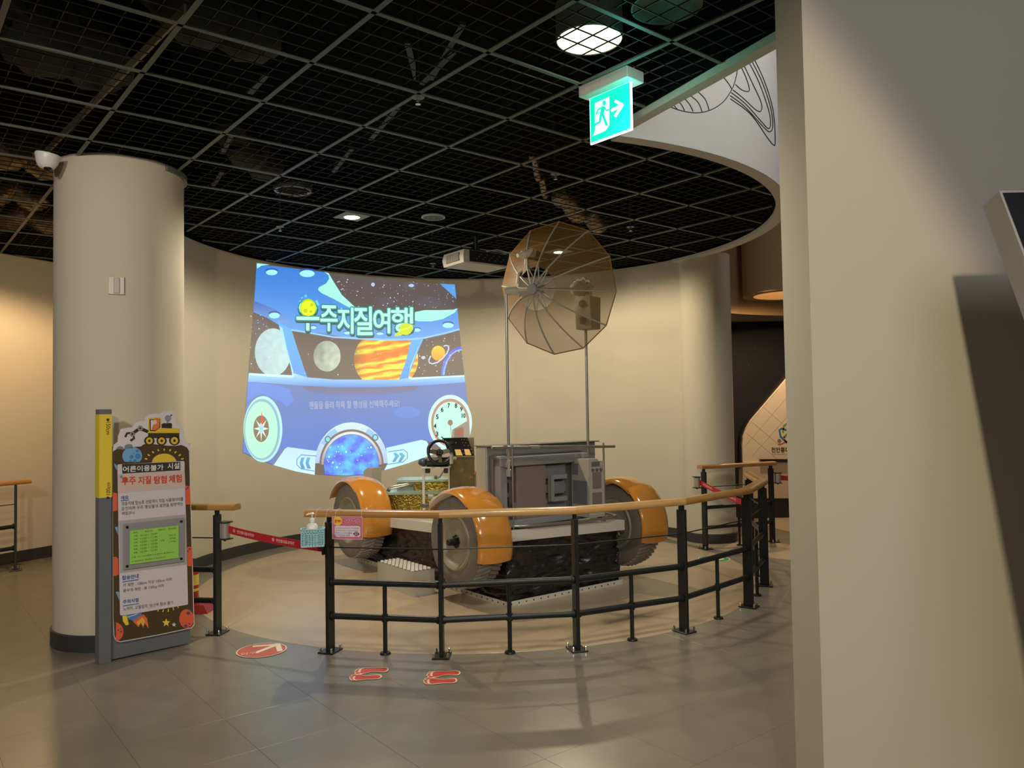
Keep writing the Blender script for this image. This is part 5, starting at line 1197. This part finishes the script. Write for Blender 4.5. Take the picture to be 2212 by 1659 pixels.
# ================================================================== fittings in and below the ceiling grid
def at_ceil(px, py, z=HCEIL): return on_floor(px, py, z)
M_lamp = mat('lamp_glow', (255, 240, 210), .5, emit=(255, 226, 170), es=60); M_lampb = mat('lamp_glow_big', (255, 250, 230), .5, emit=(255, 246, 210), es=1.5); M_plate = mat('plate_grey_green', (120, 130, 120), .5)
def downlight(px, py, r, label, square=False, on=True, grp='recessed downlights'):
    p = at_ceil(px, py); t = thing('downlight', p, label, 'ceiling light', grp)
    if square: obj('trim_plate', MB().bbox((p.x, p.y, HCEIL-.004), (.235, .235, .006), .002, GT), M_plate, t)
    obj('trim_ring', MB().lathe([(r*.86, HCEIL-.012), (r, HCEIL-.010), (r*1.12, HCEIL-.007), (r*1.12, HCEIL+.0), (r*.86, HCEIL+.03)], 32, c=(p.x, p.y, 0)), M_plate, t, smooth=True)
    obj('bulb', MB().lathe([(0, HCEIL-.013), (r*.8, HCEIL-.0125), (r*.86, HCEIL-.009)], 28, c=(p.x, p.y, 0)), M_lamp if on else mat('lens_off', (90, 104, 104), .2), t)
    return t
downlight(760, 467, .078, 'lit recessed downlight on a square plate above the projected picture', True)
downlight(1207, 543, .062, 'lit downlight behind the dish antenna', True)
# large round lamp above the grid
p = at_ceil(1273, 86, 3.34); t = thing('round_ceiling_lamp', p, 'large round glowing lamp above the ceiling grid beside the exit sign', 'ceiling light')
obj('lens', MB().lathe([(0, 3.335), (.12, 3.332), (.163, 3.34)], 40, c=(p.x, p.y, 0)), M_lampb, t, smooth=True); obj('lamp_can', MB().lathe([(.163, 3.335), (.168, 3.34), (.168, 3.52), (.10, 3.60), (0, 3.60)], 40, c=(p.x, p.y, 0)), M_plate, t, smooth=True)
# unlit round light with louvre
p = at_ceil(633, 411, 3.26); t = thing('round_ceiling_lamp', p, 'unlit round lamp above the ceiling grid near the left column', 'ceiling light')
obj('lamp_can', MB().lathe([(.135, 3.25), (.145, 3.25), (.150, 3.26), (.150, 3.285), (.09, 3.32), (0, 3.32)], 36, c=(p.x, p.y, 0)), mat('can_aluminium', (150, 146, 136), .35, metal=.8), t, smooth=True)
obj('lens', MB().lathe([(0, 3.268), (.09, 3.266)], 30, c=(p.x, p.y, 0)), mat('lens_off_pale', (130, 168, 164), .3), t, smooth=True); obj('reflector', MB().lathe([(.09, 3.268), (.135, 3.25)], 36, c=(p.x, p.y, 0)), mat('can_aluminium', (150, 146, 136)), t, smooth=True)
lv_ = MB()
for k in range(-2, 3): lv_.box((p.x, p.y+k*.04, 3.255), (.26, .003, .012), GT) if False else lv_.add([(p.x-.12*cos(GT)-k*.042*sin(GT), p.y-.12*sin(GT)+k*.042*cos(GT), z) for z in (3.25, 3.262)]+[(p.x+.12*cos(GT)-k*.042*sin(GT), p.y+.12*sin(GT)+k*.042*cos(GT), z) for z in (3.25, 3.262)], [(0, 1, 3, 2)])
stuff(obj('louvre', lv_, M_wire, t))
# one more half seen at the upper edge
p = at_ceil(1440, 2, 3.30); t = thing('round_ceiling_lamp', p, 'dark round lamp above the grid cut by the top edge of the picture', 'ceiling light')
obj('lamp_can', MB().lathe([(.0, 3.30), (.12, 3.29), (.150, 3.27), (.158, 3.27), (.158, 3.45), (0, 3.5)], 36, c=(p.x, p.y, 0)), mat('can_green', (60, 84, 76), .35, metal=.4), t, smooth=True)
# loudspeaker
p = at_ceil(936, 468); t = thing('ceiling_speaker', p, 'round flat loudspeaker set in the ceiling grid', 'speaker')
obj('bezel', MB().lathe([(.088, HCEIL-.012), (.094, HCEIL-.014), (.103, HCEIL-.010), (.105, HCEIL-.004), (.100, HCEIL+.004), (0, HCEIL+.006)], 40, c=(p.x, p.y, 0)), mat('bezel_sage', (150, 172, 162), .4), t, smooth=True)
obj('grille', MB().lathe([(0, HCEIL-.013), (.088, HCEIL-.012)], 40, c=(p.x, p.y, 0)), mat('grille_green', (74, 92, 86), .6, bump=.4, bs=900), t, smooth=True); obj('badge', MB().box((p.x, p.y, HCEIL-.0145), (.022, .006, .002), .6), M_lite, t)
# sprinkler heads
M_spk = mat('sprinkler_metal', (190, 190, 186), .2, metal=.9)
for px, py, lab in ((903, 222, 'sprinkler head hanging left of the exit sign'), (605, 497, 'sprinkler head above the left edge of the projected picture'), (935, 575, 'sprinkler head left of the projector'), (1362, 497, 'sprinkler head right of the dish antenna'), (1200, 385, 'sprinkler head above the dish antenna')):
    p = at_ceil(px, py, HCEIL-.03); t = thing('sprinkler', p, lab, 'sprinkler', 'ceiling sprinklers')
    obj('escutcheon', MB().lathe([(0, .034), (.034, .032), (.036, .028), (0, .026)], 20, c=p), M_plate, t, smooth=True)
    obj('head', MB().lathe([(.009, .03), (.009, .008), (.004, .004), (.004, -.004), (.015, -.006), (.015, -.009), (0, -.009)], 14, c=p), M_spk, t, smooth=True)
    pp_ = obj('drop_pipe', MB().cyl(p+V((0, 0, .03)), p+V((0, 0, .9)), .011, n=8), M_wire, t)
# domed camera by the left column
p = on_floor(101, 352, 3.10); t = thing('ceiling_camera', p, 'white dome security camera under the ceiling grid beside the left column', 'camera')
tilt = Matrix.Translation(p) @ Matrix.Rotation(radians(8), 4, 'Y')
obj('housing', MB().lathe([(0, .055), (.072, .055), (.074, .045), (.060, -.005), (.046, -.03), (.030, -.038), (0, -.040)], 32), mat('camera_white', (222, 220, 214), .35), t, tilt, smooth=True); obj('lens_dome', MB().sphere((.018, -.01, -.032), .026, 14, 8), mat('dome_smoke', (26, 22, 20), .1), t, tilt, smooth=True)
# ---- exit sign
xa = V((.657, -.754, 0)); xw = V((.62, .785, 0)); xa.normalize(); xw = V((-xa.y, xa.x, 0)); XA = V((.374, 4.05, 0)); XL = .332
xc = XA+xa*XL/2+xw*.062; exz = atan2(xa.y, xa.x)
t = thing('exit_sign', (xc.x, xc.y, HCEIL), 'glowing green exit sign with running figure and arrow hanging from the ceiling', 'exit sign')
obj('housing', MB().bbox((xc.x, xc.y, HCEIL-.030), (XL, .128, .058), .003, exz), mat('sign_housing_white', (204, 200, 196), .5), t)
M_eg = mat('exit_green', (20, 190, 150), .4, emit=(16, 255, 200), es=.66); M_ew = mat('exit_white', (235, 250, 250), .4, emit=(214, 255, 250), es=.72); M_ee = mat('exit_edge', (240, 255, 255), .3, emit=(200, 255, 255), es=2.2)
pcx = xc-xa*.003; pn_ = obj('sign_panel', MB().bbox((pcx.x, pcx.y, HCEIL-.059-.122), (.285, .010, .244), .002, exz), M_ee, t, label='edge lit acrylic panel')
XP = Plane(xc-xw*.0056, xa, (0, 0, 1)); hx = .136; zt_, zb_ = HCEIL-.060, HCEIL-.299
decal(XP, 'sign_face', [[(-.140, HCEIL-.294), (.131, HCEIL-.294), (.131, HCEIL-.060), (-.140, HCEIL-.060)]], M_eg, 1, pn_, px=False)
def XQ(*pts): return [(1240+x/8.294, 130+y/8.294) for x, y in pts]
decal(XP, 'door_pictogram', [XQ((374, 772), (635, 655), (635, 1165), (568, 1262), (520, 1285), (335, 1365), (376, 1270))], M_ew, 2, pn_)
decal(XP, 'arrow', [XQ(*stroke([(662, 908), (860, 805)], 56)), XQ(*stroke([(735, 728), (872, 805)], 58)), XQ(*stroke([(876, 790), (735, 1012)], 54))], M_ew, 2, pn_)
decal(XP, 'running_figure', [XQ(*ell(545, 768, 31, 44, 20)), XQ(*stroke([(535, 828), (500, 960)], 66)), XQ(*stroke([(520, 838), (435, 885), (405, 975)], 26)), XQ(*stroke([(545, 840), (585, 905), (640, 880)], 26)), XQ(*stroke([(505, 940), (555, 1070), (590, 1175)], 44)), XQ(*stroke([(492, 940), (465, 1110), (385, 1150), (345, 1205)], 38))], M_eg, 3, pn_)
lamp('POINT', 'light_exit_sign', tuple(xc+xa*.1+V((0, -.12, HCEIL-.2))), 1.6, (.1, 1, .8), .08)
# ---- projector under the ceiling
pM = Matrix.Translation(wy(1028, 566, 7.55)+V((.0, .0, .0))) @ Matrix.Rotation(radians(38), 4, 'Z')
t = thing('projector', (0, 0, 0), 'pale ceiling projector hanging from a black pole behind the dish', 'projector', M=pM)
pa, pb_, pcn = wy(967, 569, 7.55), wy(1004, 546, 7.15), wy(1085, 571, 7.5)
obj('body', MB().add([(-.26, -.17, -.055), (.26, -.17, -.055), (.26, .17, -.055), (-.26, .17, -.055), (-.27, -.18, .01), (.27, -.18, .01), (.27, .18, .01), (-.27, .18, .01), (-.255, -.17, .07), (.255, -.17, .07), (.255, .17, .07), (-.255, .17, .07)], [(0, 1, 2, 3), (8, 9, 10, 11)]+[(a+i, a+(i+1) % 4, a+4+(i+1) % 4, a+4+i) for a in (0, 4) for i in range(4)]), mat('projector_grey', (176, 174, 164), .5), t, pM)
obj('connector_panel', MB().box((.03, -.181, .012), (.46, .006, .105)), mat('connector_black', (22, 22, 24), .5), t, pM)
cb2 = MB()
for k in range(14): cb2.box((-.12+k*.024, -.186, -.01+(k % 3)*.022), (.014, .006, .010))
stuff(obj('sockets', cb2, mat('socket_grey', (90, 90, 92), .4), t, pM))
gr = obj('vent_grille', MB().box((-.272, .0, .01), (.004, .22, .075)), mat('grille_dark', (62, 58, 50), .7), t, pM)
gb = MB()
for k in range(12): gb.box((-.275, -.10+k*.018, .01), (.004, .006, .075))
stuff(obj('vent_bars', gb, mat('projector_grey', (176, 174, 164)), gr, pM))
obj('mount_pole', MB().cyl((0, 0, .09), (0, 0, .60), .022, n=12), M_blk, t, pM); obj('mount_bracket', MB().box((0, 0, .09), (.16, .14, .03)).tube([(-.06, 0, .10), (0, 0, .18)], .01, 6).tube([(.06, 0, .10), (0, 0, .18)], .01, 6), M_blk, t, pM)
obj('cable', MB().tube([(.05, -.10, .09), (.15, -.15, .11), (.25, -.21, .08), (.28, -.24, .0), (.25, -.20, -.04)], .005, 8), mat('cable_white', (190, 190, 184), .5), t, pM, smooth=True); obj('lens', MB().cyl((-.12, .17, .02), (-.12, .21, .02), .045, n=24), M_blk, t, pM)
# ---- flexible ducts and hangers in the plenum
M_duct = mat('foil_duct', (150, 132, 108), .38, metal=.85, var=.2, vs=10, bump=1.0, bs=26); M_duct2 = mat('dark_duct', (44, 42, 38), .7, var=.1, bump=.5, bs=20); M_strap = mat('plenum_steel', (60, 66, 64), .5, var=.1)
def duct(px0, py0, px1, py1, z, r, label, m=None, pipe=False):
    a, b = at_ceil(px0, py0, z), at_ceil(px1, py1, z); z = min(z, 4.0); n = 36; ps = []; rr_ = []
    for i in range(n+1):
        q = a.lerp(b, i/n); q = q+V((0, 0, .05*sin(i*.35))); ps.append(q); rr_.append(r*(1+(0 if pipe else .10*(i % 2)))*(1+.05*noise.noise(q*4)))
    o = obj('duct', MB().tube(ps, rr_, 18), m or M_duct, smooth=2); o['kind'] = 'structure' if False else 'object'; del o['kind']
    tag(o, label, 'duct'); return o
duct(-60, 300, 120, 345, 3.60, .13, 'crumpled silver duct above the grid, left of the security camera'); duct(-80, 400, 90, 425, 3.62, .10, 'silver duct above the grid below the security camera'); duct(-60, 460, 130, 470, 3.58, .13, 'silver duct above the grid just over the left wall'); duct(330, -20, 560, 60, 3.7, .16, 'dark duct above the grid at the upper left', M_duct2); duct(0, 40, 230, 110, 3.72, .2, 'wide dark duct above the grid at the top left corner', M_duct2)
duct(500, 300, 580, 350, 3.62, .13, 'dull duct elbow above the grid left of centre', M_duct2); duct(1210, 430, 1300, 480, 3.5, .09, 'silver duct end above the grid over the dish antenna')
duct(1150, 340, 1180, 420, 3.85, .035, 'thin silver hose above the grid over the dish antenna')
for k, (a, b, zz) in enumerate((((540, 200), (575, 160), 3.5), ((480, 330), (500, 290), 3.5), ((460, 400), (480, 370), 3.5), ((720, 370), (760, 320), 3.5), ((800, 300), (860, 230), 3.5), ((880, 90), (900, 170), 3.6), ((1000, 50), (930, 170), 3.6), ((1440, 60), (1480, 20), 3.5), ((910, 180), (980, 110), 3.5))):
    p, q = at_ceil(*a, zz), at_ceil(*b, zz); m_ = (p+q)/2; d = q-p
    o = obj('ceiling_hanger', MB().box((m_.x, m_.y, zz), (d.length, .035, .02), atan2(d.y, d.x)), M_strap, ce)
# cable tray with light edge at the left
p, q = at_ceil(190, 235, 3.42), at_ceil(400, 20, 3.42); d = q-p; p = p-d*.9; m_ = (p+q)/2
obj('cable_tray', MB().box((m_.x, m_.y, 3.42), ((q-p).length, .012, .05), atan2(d.y, d.x)), mat('tray_cream', (150, 140, 116), .5), ce)

# ================================================================== plate on the left column
CLs = Cyl((CL.x, CL.y), .4055, 1)
def plate(name, px0, py0, px1, py1, th, m, parent=None, label=None):
    u0, v0 = CLs.uv(px0, py1); u1, v1 = CLs.uv(px1, py0); c = CLs.p3((u0+u1)/2, (v0+v1)/2, th/2); a = atan2(c.y-CL.y, c.x-CL.x)
    return obj(name, MB().bbox(tuple(c), (abs(u1-u0)*1.0, th, v1-v0), .003, a+pi/2), m, parent, label=label)
t = plate('wall_plate', 234, 599, 269, 636, .012, mat('plate_cream', (196, 190, 178), .4)); tag(t, 'small square cream plate with a steel key slot on the left column', 'switch')
plate('steel_insert', 246, 601, 259, 634, .018, mat('insert_grey', (150, 146, 138), .35), t)

# ================================================================== display board in the far room
M_bd = mat('board_cream', (226, 206, 178), .5); bY = 10.5
def bp(px, py): return wy(px, py, bY)
ol = [(1604.5, 1000), (1603.5, 962), (1605, 945), (1612, 925), (1622, 908), (1698, 819), (1740, 770), (1790, 745), (1850, 760), (1930, 870), (1975, 930), (1985, 1000)]
t = thing('display_board', bp(1700, 1080), 'cream upright board with rounded slanting outline and science museum logo in the far room', 'display board')
obj('board', MB().prism([bp(*q) for q in ol], (0, 0, 0), (0, .05, 0)), M_bd, t)
obj('edge_band', MB().prism([bp(*q) for q in [(1600.5, 1012), (1600, 962), (1601.5, 943), (1609, 922), (1619, 905), (1696, 814), (1740, 766), (1790, 740), (1852, 756), (1934, 868), (1979, 930), (1989, 1012)]], (0, .051, 0), (0, .16, 0)), mat('edge_dark', (34, 26, 28), .4), t)
obj('shelf_line', MB().prism([bp(*q) for q in ((1640, 997), (1990, 997), (1990, 991.5), (1640, 991.5))], (0, -.06, 0), (0, 0, 0)), mat('edge_dark', (34, 26, 28)), t)
obj('lower_panel', MB().prism([bp(*q) for q in ((1603, 1076), (1985, 1076), (1985, 998), (1604, 998))], (0, -.02, 0), (0, .16, 0)), mat('board_tan', (200, 176, 142), .5), t)
obj('kick_board', MB().prism([bp(*q) for q in ((1600, 1122), (1985, 1110), (1985, 1076), (1600, 1076))], (0, -.01, 0), (0, .3, 0)), mat('kick_black', (26, 22, 20), .5), t)
BQ = Plane((0, bY-.002, 0), (1, 0, 0), (0, 0, 1)); brd = t
def C6(*pts): return [(1560+x/3.606, 560+y/3.606) for x, y in pts]
for nm, c, sh in (('logo_loop', (110, 160, 60), [C6(*stroke([(472, 1350), (480, 1300), (500, 1282), (520, 1300), (515, 1350), (480, 1390)], 14))]), ('logo_loop', (40, 110, 170), [C6(*stroke([(500, 1330), (462, 1318), (445, 1330), (455, 1380), (500, 1425), (560, 1440)], 14))]), ('logo_loop', (190, 40, 60), [C6(*stroke([(435, 1440), (460, 1440), (500, 1420), (540, 1385), (570, 1340)], 7))]), ('logo_loop', (226, 180, 50), [C6(*stroke([(480, 1380), (500, 1430), (530, 1440), (570, 1400)], 12))]), ('logo_ball', (130, 120, 110), [C6(*ell(445, 1414, 15, 15, 20))])):
    decal(BQ, nm, sh, mat('logo_%d_%d_%d' % c, c, .5), 1, brd)
text(BQ, 'lettering', '천안홍대용과학관', (1666.5, 977), (1745, 977), (1666.5, 966), mat('print_brown', (60, 40, 30), .6), 1, brd, bold=.0015); text(BQ, 'lettering', 'CHEONAN HONG DAE YONG SCIENCE MUSEUM', (1667.5, 981.8), (1744, 981.8), (1667.5, 979.8), mat('print_brown', (60, 40, 30)), 1, brd)
jb = MB()
for a, b in (((1612, 935), (1690, 1000)), ((1625, 912), (1720, 992)), ((1650, 880), (1730, 950)), ((1680, 842), (1610, 925)), ((1700, 900), (1625, 985)), ((1698, 860), (1608, 965))):
    A_, B_ = bp(*a), bp(*b); m_ = (A_+B_)/2; d = B_-A_; jb.box((m_.x, bY-.0005, m_.z), (d.length, .002, .003), Matrix.Rotation(-atan2(d.z, d.x), 3, 'Y'))
stuff(obj('faint_lines', jb, mat('line_tan', (190, 168, 138), .6), brd))

# ================================================================== kiosk at the right edge
M_kk = mat('kiosk_metal', (176, 176, 172), .42, metal=.15); tk = radians(25); kT = V((1.217, 2.0, 1.984)); kd = V((0, -sin(tk), -cos(tk))); kn = V((0, -cos(radians(18)), sin(radians(18)))); kw, kl, kth = .62, 1.12, .072
t = thing('leaning_display', (1.53, 1.6, 0), 'grey framed display leaning back with a dark screen at the right edge of the picture', 'kiosk')
q = [kT, kT+V((kw, 0, 0)), kT+V((kw, 0, 0))+kd*kl, kT+kd*kl]
obj('display_body', MB().prism(q, (0, 0, 0), kn*kth), M_kk, t)
b0 = kT+kn*(kth+.0006)
sq = [b0+V((.006, 0, 0))+kd*.008, b0+V((kw-.006, 0, 0))+kd*.008, b0+V((kw-.006, 0, 0))+kd*(kl-.02), b0+V((.006, 0, 0))+kd*(kl-.02)]
obj('screen', MB().prism(sq, (0, 0, 0), kn*.002), mat('screen_dark', (34, 35, 42), .15), t)
obj('stand', MB().bbox((1.53, 1.74, .62), (.30, .16, 1.24), .006), M_kk, t); obj('base_plate', MB().bbox((1.53, 1.70, .010), (.56, .60, .018), .004), M_kk, t)
